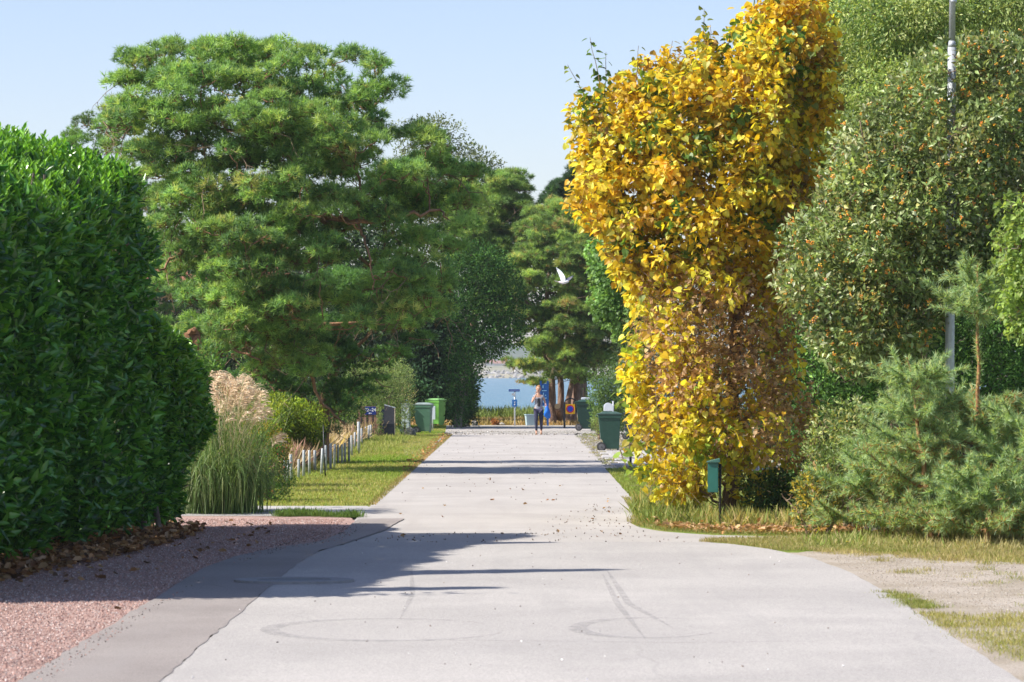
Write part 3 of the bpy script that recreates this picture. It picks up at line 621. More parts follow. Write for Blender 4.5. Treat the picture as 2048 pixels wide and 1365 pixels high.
hd = empty('laurel_hedge', (-5.1, 41, 0), 0, 'lower sunlit laurel hedge behind the tall hedge, beside the plume grass', 'hedge')
face2 = lambda y: np.interp(y, [39.4, 40.5, 43.2], [-4.74, -4.5, -4.55]); hh2 = lambda y: np.interp(y, [39.3, 40.5, 42.2], [3.65, 3.5, 3.05])
P, A, N, S = hedge_box(face2, 39.5, 42.0, -7.0, hh2, 21000, rng, (.11, .17), .34, .16, .12, .85, 1.15)
sh = np.clip((P[:, 0]+5.3)/.9, 0, 1); P[:, 2] -= sh*np.clip(P[:, 2]-1.4, 0, 3)*.08   # the shoulder falls away towards the road
P[:, 0] += .16*np.sin(P[:, 2]*2.6+P[:, 1])*sh
c = hedge_cols(P, hh2(P[:, 1])-sh*.6, rng, p_young=.75)
leaves('foliage', M_laurel, P, A, N, S, c, T_LONG, hd, 'stuff', picks=150, wid=1.25)
paths = [(bend([(-4.9+rng.normal(0, .1), 39.7+i*.3, 0), (-5.0, 39.8+i*.3, 2.2)], 5, rng, .03), np.linspace(.04, .015, 5)) for i in range(8)]
tubes_mesh('stems', paths, M_bark, hd, 8)

# silver grass with plumes
M_plume = leaf_mat('plume', .8, .1, .45, (1.05, .98, .85))
mg = empty('plume_grass', (-4.1, 46.5, 0), 0, 'arching ornamental grass with feathery beige plumes beside the laurel hedge', 'grass plant')
def arcs(n, cx, cy, rad, L, w, rng, droop=(.6, 1.4), lean=(.1, .5), segs=6):
    V = []; F = []; 
    a = rng.uniform(0, 6.3, n); bx = cx+rng.normal(0, rad*.5, n); by = cy+rng.normal(0, rad*.5, n); Lg = rng.uniform(*L, n); dp = rng.uniform(*droop, n); ln = rng.uniform(*lean, n)
    for i in range(n):
        ang = ln[i]; p = np.array([bx[i], by[i], 0.]); dr = np.array([math.cos(a[i]), math.sin(a[i])]); k = len(V); sd = np.array([-dr[1], dr[0], 0])
        for s in range(segs+1):
            f = s/segs; ww = w*(1-f)**.6/2+.001; V += [p-sd*ww, p+sd*ww]
            ang += dp[i]*2*f/segs*1.3; st = Lg[i]/segs; p = p+np.array([dr[0]*math.sin(ang), dr[1]*math.sin(ang), math.cos(ang)])*st
        F += [(k+2*s, k+2*s+1, k+2*s+3, k+2*s+2) for s in range(segs)]
    return np.array(V), np.array(F)
def blade_obj(name, VF, cols, mat, parent, rng, per):
    V, F = VF; n = len(V)//per; pal = np.array(cols); c = pal[rng.integers(0, len(pal), n)]*(1+rng.normal(0, .2, n))[:, None].clip(.5, 1.5)
    o = link_mesh(name, raw_mesh(name, V-np.array(parent.location), [F], False, np.clip(np.repeat(c, per, 0), 0, .9)), mat, parent); o['kind'] = 'stuff'; return o
rng = np.random.default_rng(110)
vf = [arcs(1700, -4.64, 46.4, .42, (.7, 1.85), .012, rng, (1.5, 3.2), (.02, .4), 8), arcs(650, -4.25, 46.9, .25, (.5, 1.35), .011, rng, (1.6, 2.8), (.05, .4), 8)]
vf.append(arcs(700, -4.4, 46.5, .45, (1.2, 2.2), .010, rng, (.2, 1.1), (.0, .3), 8)); V = np.concatenate([q[0] for q in vf]); F = np.concatenate([vf[0][1], vf[1][1]+len(vf[0][0]), vf[2][1]+len(vf[0][0])+len(vf[1][0])])
blade_obj('blades', (V, F), [(.13, .22, .07), (.2, .3, .11), (.09, .16, .05), (.3, .36, .18)], M_grass, mg, rng, 18)
PV = []; PF = []; kk = 0
for i in range(90):
    px = rng.normal(468, 30); py = 772+abs(rng.normal(0, 1))*38+max(0, px-480)*.9-max(0, 440-px)*.3; dd = 46.5+rng.normal(0, .5); base = np.array([X(px, dd), dd, Z(py, dd)]); dirx = rng.choice([1, 1, 1, -1])*rng.uniform(.3, 1)
    root = np.array([-4.3+rng.normal(0, .2), 46.4+rng.normal(0, .2), .6])
    st = bend([root, (root+base)/2+[0, 0, .15], base], 5, rng, .02)
    for q0, q1 in zip(st[:-1], st[1:]): PV += [q0-[.003, 0, 0], q0+[.003, 0, 0], q1+[.003, 0, 0], q1-[.003, 0, 0]]; PF.append((kk, kk+1, kk+2, kk+3)); kk += 4
    for s in range(20):
        f = s/20; p = base+np.array([dirx*.10*f, 0, .17*f]); a = rng.uniform(0, 6.3); L = rng.uniform(.14, .27)*(1-.4*f); ang = rng.uniform(.1, .5); dr = np.array([math.cos(a)*.5+dirx*.75, math.sin(a)*.6])
        for g in range(4):
            ang += .36; q = p+np.array([dr[0]*math.sin(ang), dr[1]*math.sin(ang), math.cos(ang)])*L/4; w = .011
            PV += [p-[0, 0, w/2], p+[w/2, 0, w/2], q+[w/2, 0, w/2], q-[0, 0, w/2]]; PF.append((kk, kk+1, kk+2, kk+3)); kk += 4; p = q
blade_obj('plumes', (np.array(PV), np.array(PF)), [(.72, .57, .41), (.80, .67, .5), (.6, .46, .31)], M_plume, mg, rng, 4)

# rose bushes with hips
def shrub(name, label, cat, poly, d, dr, n, r, per, size, pal, wts, seed, mat, tmpl=T_OVAL, flat=1., updown=.35, hips=0, hipcol=None, stems=5, group=None, picks=0, wid=1., front=.5, jit=.6, holes=(), hipsize=.016, basex=None):
    rng = np.random.default_rng(seed); cl = clumps(poly, d, dr, n, r[0], r[1], rng, flat, holes, front)
    bx = X(np.mean([p[0] for p in poly]) if basex is None else basex, d); t = empty(name, (bx, d, 0), 0, label, cat, group)
    P, A, N, S, i, u = fol(cl, per, rng, flat, size, updown, jit=jit); k = P[:, 2] > .02
    col = palette(pal, wts, i, rng); leaves('foliage', mat, P[k], A[k], N[k], S[k], col[k], tmpl, t, 'stuff', picks=picks, wid=wid)
    tr = []
    for q in range(stems):
        zz = max(.3, float(cl[0][:, 2].max())*.6); xx = rng.normal(0, .12*(1+zz*.2)); tr.append(([(bx+xx*.4, d+rng.normal(0, .1), 0), (bx+xx, d, zz*.5), (bx+xx*2.2, d+rng.normal(0, .2), zz)], .02+.006*zz, .008))
    skeleton(t, [], tr, cl, rng, M_bark, M_twig, (.014, .004))
    if hips:
        j = rng.choice(np.where(k)[0], hips); Q = P[j]+u[j]*.04
        hc = np.array(hipcol)[rng.integers(0, len(hipcol), hips)]*(1+rng.normal(0, .15, hips))[:, None].clip(.6, 1.4)
        O = np.array([(1, 0, 0), (-1, 0, 0), (0, 1, 0), (0, -1, 0), (0, 0, 1), (0, 0, -1)])*.5; OF = np.array([(0, 2, 4), (2, 1, 4), (1, 3, 4), (3, 0, 4), (2, 0, 5), (1, 2, 5), (3, 1, 5), (0, 3, 5)])
        leaves('berries', M_berry, Q, rdirs(rng, hips), rdirs(rng, hips), rng.uniform(hipsize*1.4, hipsize*2.2, hips), np.clip(hc, 0, .9), (O, [OF]), t, 'stuff')
    return t
M_berry = leaf_mat('berry', .35, .5, 0.)
shrub('rose_bush', 'green rose bush with red hips in front of the first fence post', 'bush', [(502, 870), (540, 865), (565, 900), (583, 940), (586, 980), (570, 1003), (520, 1010), (490, 985), (492, 920)], 50.5, .35, 55, (.09, .16), 130, (.03, .05), [(.07, .16, .03), (.11, .22, .04), (.05, .11, .02), (.2, .26, .05)], [3, 3, 2, 1], 120, M_leaf, hips=90, hipcol=[(.55, .05, .03), (.6, .13, .05)])
shrub('rose_bush', 'yellow-tinged rose bush behind the plume grass', 'bush', [(490, 800), (545, 850), (575, 880), (585, 900), (560, 925), (520, 930), (480, 880)], 54.5, .35, 45, (.09, .16), 110, (.03, .055), [(.5, .42, .05), (.2, .28, .04), (.6, .36, .05), (.1, .2, .03)], [3, 3, 1, 2], 121, M_leaf, hips=40, hipcol=[(.65, .2, .03), (.6, .07, .03)])
shrub('yew_bush', 'rounded yellow-green yew bush behind the grey fence posts', 'bush', [(518, 800), (545, 790), (575, 800), (600, 806), (640, 815), (650, 850), (640, 890), (610, 925), (560, 925), (520, 880)], 71, .8, 80, (.16, .3), 190, (.05, .085), [(.30, .40, .045), (.20, .29, .035), (.42, .46, .06), (.08, .14, .03)], [3, 3, 1, 2], 122, M_leaf, tmpl=T_SIMPLE, updown=.9, wid=.8)
# dry stalks and heather behind the posts
grass('dry_stalks', [(-5.6, 66), (-4.7, 64), (-4.75, 97), (-7.0, 97), (-6.4, 75)], 16000, (.2, .75), [(.55, .42, .24), (.45, .34, .2), (.36, .2, .16)], 0, 123, wid=.9)

# ------------------------------------------------------------------ pines
PINE = [(.25, .42, .14), (.33, .51, .15), (.16, .30, .12), (.44, .57, .17), (.52, .54, .19)]
def boughs(big_cl, per_pad, rng, sub=(.17, .34), thick=.62, droop=.12):
    C_, R_ = [], []
    for c, r in zip(big_cl[0], big_cl[1]):
        m = max(4, int(per_pad*(r/1.0)**1.6)); a = rng.uniform(0, 6.283, m); q = np.sqrt(rng.random(m)); st = rng.uniform(.75, 1.3); ax = rng.uniform(0, 3.14)
        lx, ly = q*np.cos(a)*st, q*np.sin(a)/st; x = lx*math.cos(ax)-ly*math.sin(ax); y = lx*math.sin(ax)+ly*math.cos(ax)
        z = thick*np.sqrt(np.clip(1-q*q, 0, 1))-droop*q+rng.normal(0, .12, m)
        C_.append(c+np.stack([x, y, z], 1)*r); R_.append(rng.uniform(sub[0], sub[1], m)*(.8+.4*r))
    return np.concatenate(C_), np.concatenate(R_), None
def pine(label, poly, d, dr, n, r, per, seed, trunks, limbs, size=(.13, .2), pal=PINE, wts=(4, 4, 3, 2, .5), holes=(), flat=.55, root=(0, 0), dead=0, front=.55, bark=None, name='pine_tree', extra=None, group=None, wid=1., limit=None, pads=None):
    rng = np.random.default_rng(seed); t = empty(name, (root[0], root[1], 0), 0, label, 'tree', group)
    cl = clumps(poly, d, dr, n, r[0], r[1], rng, flat, holes, front, fit=1.0)
    if pads: cl = boughs(cl, pads, rng)
    if extra is not None: cl = (np.concatenate([cl[0], extra[0]]), np.concatenate([cl[1], extra[1]]), None)
    P, A, N, S, i, u = fol(cl, per, rng, flat, size, .75, .68, .4)
    low = u[:, 2] < -.3; keep = ~(low & (rng.random(len(low)) < .85)); P, A, N, S, i, low = [q[keep] for q in (P, A, N, S, i, low)]
    col = palette(pal, wts, i, rng, .16, .2); bb = low & (rng.random(len(low)) < .3); col[bb] = np.array((.2, .14, .07))
    m = len(P)//3; 
    Vs = []
    for q in range(3):
        sl_ = slice(q*m, (q+1)*m if q < 2 else None); T, F = TUFTS[q]; x, y, z = frames(A[sl_], N[sl_]); s = S[sl_]
        V = P[sl_][:, None]+s[:, None, None]*(T[None, :, :1]*x[:, None]+T[None, :, 1:2]*y[:, None]+T[None, :, 2:]*z[:, None]); Vs.append((V, F[0], col[sl_], len(T)))
    off = 0; VV = []; FF = []; CC = []
    for V, F, cc, k in Vs:
        nn = len(V); VV.append(V.reshape(-1, 3)); FF.append((F[None]+np.arange(nn)[:, None, None]*k).reshape(-1, 3)+off); off += nn*k
        # needle tips paler than their base
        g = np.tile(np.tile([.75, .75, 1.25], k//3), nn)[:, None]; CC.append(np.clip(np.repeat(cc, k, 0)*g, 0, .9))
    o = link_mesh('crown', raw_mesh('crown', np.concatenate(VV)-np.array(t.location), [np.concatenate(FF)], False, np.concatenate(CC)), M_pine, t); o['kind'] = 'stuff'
    bk = bark or M_bark_pine; skeleton(t, trunks, limbs, cl, rng, bk, bk, (.05, .012), sag=.1)
    if dead:
        paths = []; c0 = cl[0][rng.integers(0, len(cl[0]), dead)]
        for q in c0:
            e = q+np.array([rng.normal(0, .5), rng.normal(-.2, .4), -rng.uniform(.3, 1.0)]); pth = bend([q, (q+e)/2+rng.normal(0, .12, 3), e], 6, rng, .04); paths.append((pth, np.linspace(.014, .004, 6)))
            for _ in range(3): f = pth[rng.integers(2, 6)]; paths.append((bend([f, f+rng.normal(0, .18, 3)-[0, 0, .1]], 3, rng, .02), np.linspace(.007, .003, 3)))
        tubes_mesh('dead_twigs', paths, M_twig, t, 4)['kind'] = 'stuff'
    return t, cl
def pp(*q): return [(X(a, dd), dd, Z(b_, dd)) for a, b_, dd in q]     # photo pixel + distance -> limb points

big = [(268, 120), (300, 95), (345, 105), (400, 110), (420, 84), (470, 90), (520, 108), (560, 88), (585, 105), (640, 120), (700, 105), (745, 125), (785, 170), (780, 225), (800, 250), (840, 262), (868, 285), (890, 330), (935, 345), (962, 370), (955, 420), (930, 470), (900, 500), (905, 560), (870, 600), (850, 640), (815, 690), (770, 700), (720, 690), (700, 640), (712, 600), (690, 560), (640, 600), (612, 640), (640, 690), (650, 760), (600, 770), (520, 745), (470, 740), (440, 785), (392, 775), (378, 700), (392, 640), (345, 570), (300, 560), (298, 470), (330, 440), (300, 380), (270, 330), (228, 300), (205, 250), (212, 225), (240, 215), (262, 200), (252, 160)]
holes = [[(480, 225), (520, 225), (525, 250), (475, 255)], [(668, 470), (770, 470), (745, 590), (690, 590)], [(560, 370), (600, 370), (590, 440), (555, 435)], [(330, 470), (420, 480), (400, 505), (340, 500)], [(345, 240), (400, 250), (395, 275), (345, 275)]]
tree, _ = pine('large spreading pine with a broad bright crown left of the road', big, 66, 2.7, 165, (.5, .95), 56, 200, pads=12,
  trunks=[(pp((395, 960, 66.5), (415, 760, 66.4), (440, 600, 66.3), (520, 500, 66.2), (572, 395, 66), (590, 300, 66), (600, 200, 66)), .30, .07),
          (pp((452, 600, 66.3), (400, 420, 66.8), (372, 260, 66.4), (350, 180, 66.3)), .14, .04)],
  limbs=[(pp((572, 400, 66), (640, 432, 64.9), (720, 445, 64.4), (820, 430, 64.6), (880, 420, 65)), .09, .03), (pp((715, 445, 64.4), (735, 500, 64.0), (748, 560, 63.8), (745, 580, 63.8)), .035, .012),
         (pp((640, 432, 64.9), (700, 500, 66.5), (780, 560, 67)), .07, .03), (pp((590, 300, 66), (690, 270, 66.5), (760, 200, 66.4)), .07, .025), (pp((480, 260, 65.3), (510, 240, 65), (560, 225, 65)), .05, .03),
         (pp((372, 260, 66.4), (300, 240, 66), (240, 240, 66)), .05, .02), (pp((440, 600, 66.3), (520, 610, 65), (600, 640, 64.7)), .07, .03), (pp((430, 640, 66.3), (470, 700, 65), (520, 720, 64.6)), .06, .02),
         (pp((430, 660, 66.3), (600, 640, 68), (760, 650, 68.2)), .08, .03), (pp((400, 480, 66.6), (340, 520, 65.5), (320, 540, 65)), .05, .02), (pp((600, 700, 66), (640, 800, 66), (690, 850, 66.5)), .05, .02)],
  holes=holes, dead=70, root=(-6.9, 66.5))
# low hanging darker skirt of the same kind, further back
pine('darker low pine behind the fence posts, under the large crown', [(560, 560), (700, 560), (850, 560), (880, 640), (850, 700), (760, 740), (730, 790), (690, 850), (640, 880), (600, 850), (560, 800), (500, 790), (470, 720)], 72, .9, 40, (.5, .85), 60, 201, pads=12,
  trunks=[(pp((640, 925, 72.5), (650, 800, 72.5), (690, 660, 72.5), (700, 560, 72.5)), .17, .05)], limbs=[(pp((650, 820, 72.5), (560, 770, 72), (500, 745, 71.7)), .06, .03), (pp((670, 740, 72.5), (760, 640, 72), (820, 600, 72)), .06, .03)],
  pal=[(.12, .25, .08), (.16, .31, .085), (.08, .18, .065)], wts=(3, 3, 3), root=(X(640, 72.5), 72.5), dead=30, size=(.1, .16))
pine('pine seen low behind the tall laurel hedge, left edge of the pines', [(125, 250), (160, 238), (200, 232), (240, 250), (300, 300), (330, 420), (330, 560), (400, 650), (380, 760), (200, 760), (130, 500)], 118, 2.2, 40, (.8, 1.3), 60, 202, pads=11,
  trunks=[(pp((250, 900, 118.5), (250, 400, 118.5), (200, 270, 118.5)), .2, .05)], limbs=[(pp((250, 500, 118.5), (330, 430, 118)), .06, .03)], pal=[(.16, .30, .07), (.2, .34, .075), (.11, .21, .06)], wts=(3, 3, 2), root=(X(250, 118.5), 118.5))

# brick house far behind, glimpsed through the pine
M_brick = ground_mat('pale_brick_wall', [(.42, .27, .19), (.5, .34, .25)], 1.2, 12, .01); M_tile = paint('roof_tile', (.28, .12, .08), .8, .2, .2, 2, .02)
hs = empty('house', (-16.5, 150, 0), 0, 'pale brick house glimpsed through the crown of the large pine', 'house')
MB().box((-5, 0, 0), (5, 7, 6.3)).build('wall', M_brick, hs); MB().prism([(-5.5, -.6, 6.3), (-5.5, 7.6, 6.3), (-5.5, 3.5, 8.6)], (11, 0, 0)).build('roof', M_tile, hs)
M_glass = paint('window_glass', (.03, .035, .04), .12, .6, .02, 1); M_white = paint('white_paint', (.78, .78, .76), .5, .4, .04, 6)
for k, wx in enumerate((-3.2, 0, 3.2)):
    wn = MB().box((wx-.6, -.05, 4.2), (wx+.6, .0, 5.6)).build('window', M_white, hs); MB().box((wx-.5, -.07, 4.3), (wx+.5, -.055, 5.5)).build('pane', M_glass, wn)
# terracotta garden figure stump above the low laurel
M_terra = paint('brown_burl', (.24, .13, .07), .9, .1, .25, 12, .03)
o = rocks('pine_burl', [(X(385, 60), 60, Z(664, 60)), (X(392, 60), 60, Z(678, 60)), (X(380, 60), 60, Z(674, 60)), (X(390, 60), 59.9, Z(660, 60)), (X(396, 60), 59.95, Z(690, 60)), (X(381, 60), 59.9, Z(690, 60))], [.11, .12, .09, .08, .10, .09], M_terra, 203, None, None, 1.1)
MB2 = tubes_mesh('dead_trunk', [(bend(pp((372, 930, 60), (380, 800, 60), (388, 685, 60)), 8, np.random.default_rng(1), .02), np.linspace(.12, .08, 8))], M_bark_pine, None, 12)
o.parent = MB2; o.name = 'burl'; tag(MB2, 'short dead trunk topped by a knobbly brown burl behind the low laurel hedge', 'tree trunk')

# ------------------------------------------------------------------ deciduous trees further down the left side
def broad(label, poly, d, dr, n, r, per, size, pal, wts, seed, trunks, limbs=(), mat=None, tmpl=T_OVAL, root=(0, 0), updown=.2, holes=(), front=.5, jit=.6, group=None, name='broadleaf_tree', picks=0, wid=1., berries=0, bark=None, outer=.5, berrycol=None, cat='tree', flat=.85, cut=None):
    rng = np.random.default_rng(seed); t = empty(name, (root[0], root[1], 0), 0, label, cat, group)
    cl = clumps(poly, d, dr, n, r[0], r[1], rng, flat, holes, front)
    P, A, N, S, i, u = fol(cl, per, rng, flat, size, updown, outer, jit=jit); k = P[:, 2] > .03
    if cut: k &= ~cut(P, rng)
    P, A, N, S, i, u = [q[k] for q in (P, A, N, S, i, u)]
    leaves('crown', mat or M_leaf, P, A, N, S, palette(pal, wts, i, rng), tmpl, t, 'stuff', picks=picks, wid=wid)
    skeleton(t, trunks, list(limbs), cl, rng, bark or M_bark, bark or M_bark, (.035, .007))
    if berries:
        nb = berries; j = rng.choice(np.where(u[:, 1] < .2)[0], nb); Q = np.repeat(P[j]+u[j]*.05, 7, 0)+rng.normal(0, .015, (nb*7, 3))+[0, 0, -.02]
        hc = np.array(berrycol)[rng.integers(0, len(berrycol), nb*7)]*(1+rng.normal(0, .12, nb*7))[:, None]
        leaves('berries', M_berry, Q, rdirs(rng, nb*7), rdirs(rng, nb*7), rng.uniform(.018, .026, nb*7), np.clip(hc, 0, .9), (OCT, [OCTF]), t, 'stuff')
    return t
OCT = np.array([(1, 0, 0), (-1, 0, 0), (0, 1, 0), (0, -1, 0), (0, 0, 1), (0, 0, -1)])*.5; OCTF = np.array([(0, 2, 4), (2, 1, 4), (1, 3, 4), (3, 0, 4), (2, 0, 5), (1, 2, 5), (3, 1, 5), (0, 3, 5)])
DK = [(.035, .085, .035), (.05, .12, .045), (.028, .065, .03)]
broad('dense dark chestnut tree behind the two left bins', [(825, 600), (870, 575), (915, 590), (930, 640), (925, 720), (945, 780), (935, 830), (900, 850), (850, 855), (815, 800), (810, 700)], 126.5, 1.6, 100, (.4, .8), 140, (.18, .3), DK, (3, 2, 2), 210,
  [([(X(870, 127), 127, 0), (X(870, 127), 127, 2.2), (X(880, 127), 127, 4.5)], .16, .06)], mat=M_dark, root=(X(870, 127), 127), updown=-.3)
broad('leafy dark tree leaning over the street end, left of the water', [(880, 520), (930, 480), (1000, 500), (1040, 560), (1045, 640), (1040, 690), (1000, 705), (970, 730), (955, 760), (945, 800), (925, 835), (925, 850), (903, 852), (896, 700)], 116.5, 1.5, 150, (.35, .7), 130, (.1, .16), [(.05, .135, .03), (.09, .19, .04), (.03, .085, .022)], (3, 2, 2), 211,
  [([(X(915, 118), 118, 0), (X(930, 118), 118, 2), (X(985, 118), 118, 4.6)], .14, .05)], mat=M_dark, root=(X(915, 118), 118))
shrub('bushy_shrub', 'small dark shrub leaning over the verge beside the grey rock', 'shrub', [(905, 760), (935, 770), (950, 810), (955, 845), (908, 852), (898, 800)], 119, .8, 34, (.25, .45), 130, (.07, .12), [(.04, .085, .03), (.07, .12, .035)], [2, 1], 212, M_dark)
broad('tall pale-leaved birch rising behind the pines', [(790, 245), (840, 240), (880, 228), (920, 250), (945, 290), (1000, 320), (1005, 370), (980, 450), (900, 480), (800, 400)], 134, 1.8, 100, (.4, .8), 130, (.12, .18), [(.2, .24, .12), (.25, .29, .13), (.12, .17, .07)], (3, 2, 2), 213,
  [([(X(880, 134), 134, 0), (X(890, 134), 134, 7), (X(900, 134), 134, 12.3)], .2, .03)], root=(X(880, 134), 134), outer=.4)
pine('middle pine with a flat crown over the street end, left of the bird', [(920, 380), (985, 360), (1030, 352), (1062, 380), (1050, 425), (1060, 445), (1035, 480), (1035, 560), (1050, 600), (1045, 650), (990, 660), (930, 600), (900, 500)], 128, 2.0, 75, (.6, 1.1), 60, 214, pads=11,
  trunks=[(pp((935, 870, 128.5), (940, 700, 128.5), (960, 520, 128.5), (985, 420, 128.5)), .25, .06)], limbs=[(pp((950, 600, 128.5), (1010, 540, 128), (1040, 500, 128)), .08, .03), (pp((955, 560, 128.5), (1010, 450, 128)), .08, .03)],
  size=(.18, .26), pal=[(.24, .38, .11), (.31, .44, .12), (.16, .27, .08), (.42, .47, .14)], wts=(3, 2, 2, 1), root=(X(935, 128.5), 128.5), bark=M_bark_far)
shrub('willow_hedge', 'pale feathery green hedge behind the slatted shelter', 'hedge', [(700, 740), (740, 725), (790, 720), (822, 735), (825, 790), (818, 865), (760, 872), (690, 870), (680, 800)], 102, 1.1, 90, (.22, .42), 230, (.05, .085), [(.26, .34, .12), (.18, .28, .08), (.36, .42, .18), (.4, .34, .2)], [3, 3, 1, .5], 215, M_leaf, tmpl=T_SIMPLE, updown=.9, wid=.55)
shrub('garden_shrub', 'bright green shrub glimpsed below the large pine', 'shrub', [(480, 720), (560, 730), (600, 780), (640, 790), (700, 760), (740, 790), (720, 850), (600, 880), (480, 860)], 92, 1.2, 70, (.3, .5), 110, (.07, .12), [(.12, .24, .03), (.2, .32, .04), (.06, .12, .03)], [2, 1, 3], 216, M_leaf)
shrub('leafy_twigs', 'loose leafy shrub poking round the slatted shelter', 'shrub', [(753, 812), (764, 822), (766, 845), (762, 872), (752, 872), (756, 840)], 97.6, .2, 9, (.06, .11), 40, (.05, .08), [(.15, .24, .06), (.22, .3, .09)], [1, 1], 217, M_leaf)
shrub('garden_shrub', 'dark green shrub in the shade between the low laurel hedge and the plume grass', 'shrub', [(372, 720), (400, 690), (440, 700), (455, 780), (450, 950), (372, 950)], 57, .6, 44, (.2, .36), 110, (.07, .12), [(.08, .17, .035), (.13, .25, .04), (.05, .11, .03)], [2, 1, 2], 218, M_leaf)
# gardens behind on the left: a belt of trees that closes the view
for k, (px, d, top, w_) in enumerate([(60, 110, 420, 300), (330, 125, 470, 320), (560, 135, 430, 330), (770, 140, 470, 260), (690, 116.5, 425, 210)]):
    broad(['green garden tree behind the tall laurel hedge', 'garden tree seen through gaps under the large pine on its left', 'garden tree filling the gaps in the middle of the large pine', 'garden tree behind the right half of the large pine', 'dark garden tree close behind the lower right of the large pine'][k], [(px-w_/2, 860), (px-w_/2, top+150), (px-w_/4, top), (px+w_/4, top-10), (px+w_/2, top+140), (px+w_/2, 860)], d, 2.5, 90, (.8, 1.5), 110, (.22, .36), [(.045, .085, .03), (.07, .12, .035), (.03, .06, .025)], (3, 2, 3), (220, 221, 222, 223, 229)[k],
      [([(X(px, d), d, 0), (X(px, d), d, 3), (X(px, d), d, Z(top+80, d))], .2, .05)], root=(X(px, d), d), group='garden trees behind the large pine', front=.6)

# three slender conifers in the garden to the left, outside the picture: the tips of their shadows cross the road
def column(x, y, z, w, lab, seed):
    rng = np.random.default_rng(seed); t = empty('thuja_tree', (x, y, 0), 0, lab, 'tree'); n = 9000; f = rng.random(n)**1.3; h = .3+f*(z-.3); r = w*(1-f)**.8*(.75+.3*rng.random(n)); a = rng.uniform(0, 6.283, n)
    P = np.stack([x+np.cos(a)*r, y+np.sin(a)*r, h], 1); A = unit(np.stack([np.cos(a)*.5, np.sin(a)*.5, np.ones(n)], 1)+rng.normal(0, .3, (n, 3)))
    leaves('crown', M_dark, P, A, rdirs(rng, n), rng.uniform(.15, .3, n), palette([(.05, .11, .03), (.07, .14, .04)], [1, 1], rng.integers(0, 40, n), rng), T_SIMPLE, t, 'stuff'); tubes_mesh('trunk', [(np.array([(x, y, 0), (x, y, z*.5), (x, y, z*.97)]), np.array([.12, .08, .01]))], M_bark, t, 8)
column(-9.2, 30.4, 9.25, .75, 'tallest slender thuja in the garden behind the tall laurel hedge', 240)
column(-9.4, 27.9, 8.3, .6, 'slender thuja in the garden near the front end of the tall hedge', 241)
column(-9.0, 35.9, 8.5, .45, 'thin thuja in the garden behind the far half of the tall hedge', 242)
# ------------------------------------------------------------------ pines beyond the street end, right
rp = [(1035, 480), (1060, 430), (1090, 425), (1110, 405), (1140, 410), (1190, 400), (1250, 420), (1280, 520), (1290, 620), (1270, 700), (1245, 730), (1215, 745), (1175, 770), (1140, 768), (1100, 760), (1085, 800), (1062, 790), (1045, 762), (1020, 745), (1012, 715), (1050, 705), (1040, 640), (1000, 600), (965, 590), (960, 565), (1010, 548), (1028, 520)]
tree_r, _ = pine('spreading multi-trunked pine at the street end behind the walker', rp, 123.5, 2.4, 140, (.5, .95), 58, 300, pads=12,
  trunks=[(pp((1104, 850, 124), (1104, 790, 124), (1100, 730, 124), (1092, 640, 124), (1100, 520, 124)), .17, .06), (pp((1121, 850, 125), (1122, 780, 125), (1118, 700, 125), (1150, 560, 125)), .15, .05),
          (pp((1136, 852, 124.6), (1136, 800, 124.6), (1150, 740, 124.6), (1200, 600, 124.6)), .13, .05), (pp((1142, 850, 125.4), (1152, 790, 125.4), (1150, 740, 125.4), (1130, 640, 125.4), (1140, 480, 125.4)), .19, .06)],
  limbs=[(pp((1100, 740, 124), (1088, 710, 123.6), (1082, 660, 123.2)), .08, .04), (pp((1098, 640, 124), (1050, 600, 123.5), (990, 575, 123.5)), .08, .03), (pp((1140, 640, 125), (1200, 560, 124), (1250, 520, 124)), .08, .03)],
  size=(.15, .22), pal=[(.27, .42, .13), (.36, .50, .14), (.18, .29, .10), (.5, .52, .15), (.55, .42, .17)], wts=(4, 3, 3, 1, .6), root=(X(1120, 124), 124), bark=M_bark_far, dead=30)
# sawn limb
cx_, cz_ = X(1116, 123.6), Z(815, 123.6)
MB().tube([(X(1120, 124.2), 124.2, Z(836, 124)), (cx_+.03, 123.75, cz_-.1), (cx_-.02, 123.5, cz_+.03)], [.16, .13, .125], 12).build('limb', M_bark_far, tree_r).location = -Vector(tree_r.location)
o = MB().tube([(cx_-.02, 123.5, cz_+.03), (cx_-.028, 123.47, cz_+.036)], [.118, .115], 14).build('sawn_face', paint('sawn_wood', (.55, .40, .24), .8, .2, .15, 30), tree_r); o.location = -Vector(tree_r.location)
pine('darker upright pine top, right of the big pine gap', [(1030, 500), (1055, 440), (1068, 425), (1082, 440), (1100, 385), (1125, 372), (1140, 395), (1150, 340), (1165, 325), (1200, 330), (1230, 380), (1240, 500), (1150, 520)], 136, 1.7, 60, (.5, .8), 60, 301, pads=11,
  trunks=[(pp((1165, 800, 136.5), (1165, 500, 136.5), (1165, 360, 136.5)), .2, .04)], limbs=[(pp((1160, 520, 136.5), (1090, 450, 136)), .06, .03)], size=(.2, .3), pal=[(.07, .15, .065), (.10, .19, .075), (.055, .11, .055)], wts=(3, 2, 2), root=(X(1165, 136.5), 136.5), flat=.8, bark=M_bark_far)
broad('green birch with hanging sprays left of the yellow tree', [(1170, 500), (1200, 470), (1260, 480), (1300, 560), (1290, 680), (1250, 700), (1225, 660), (1195, 640), (1180, 600), (1190, 560)], 80, 1.2, 70, (.2, .4), 80, (.08, .12), [(.17, .33, .08), (.24, .4, .11), (.11, .22, .05)], (3, 2, 2), 302,
  [([(X(1300, 80), 80, 0), (X(1300, 80), 80, 3), (X(1290, 80), 80, 5.4)], .08, .02)], root=(X(1300, 80), 80), tmpl=T_HEART, updown=-.5, outer=.15)
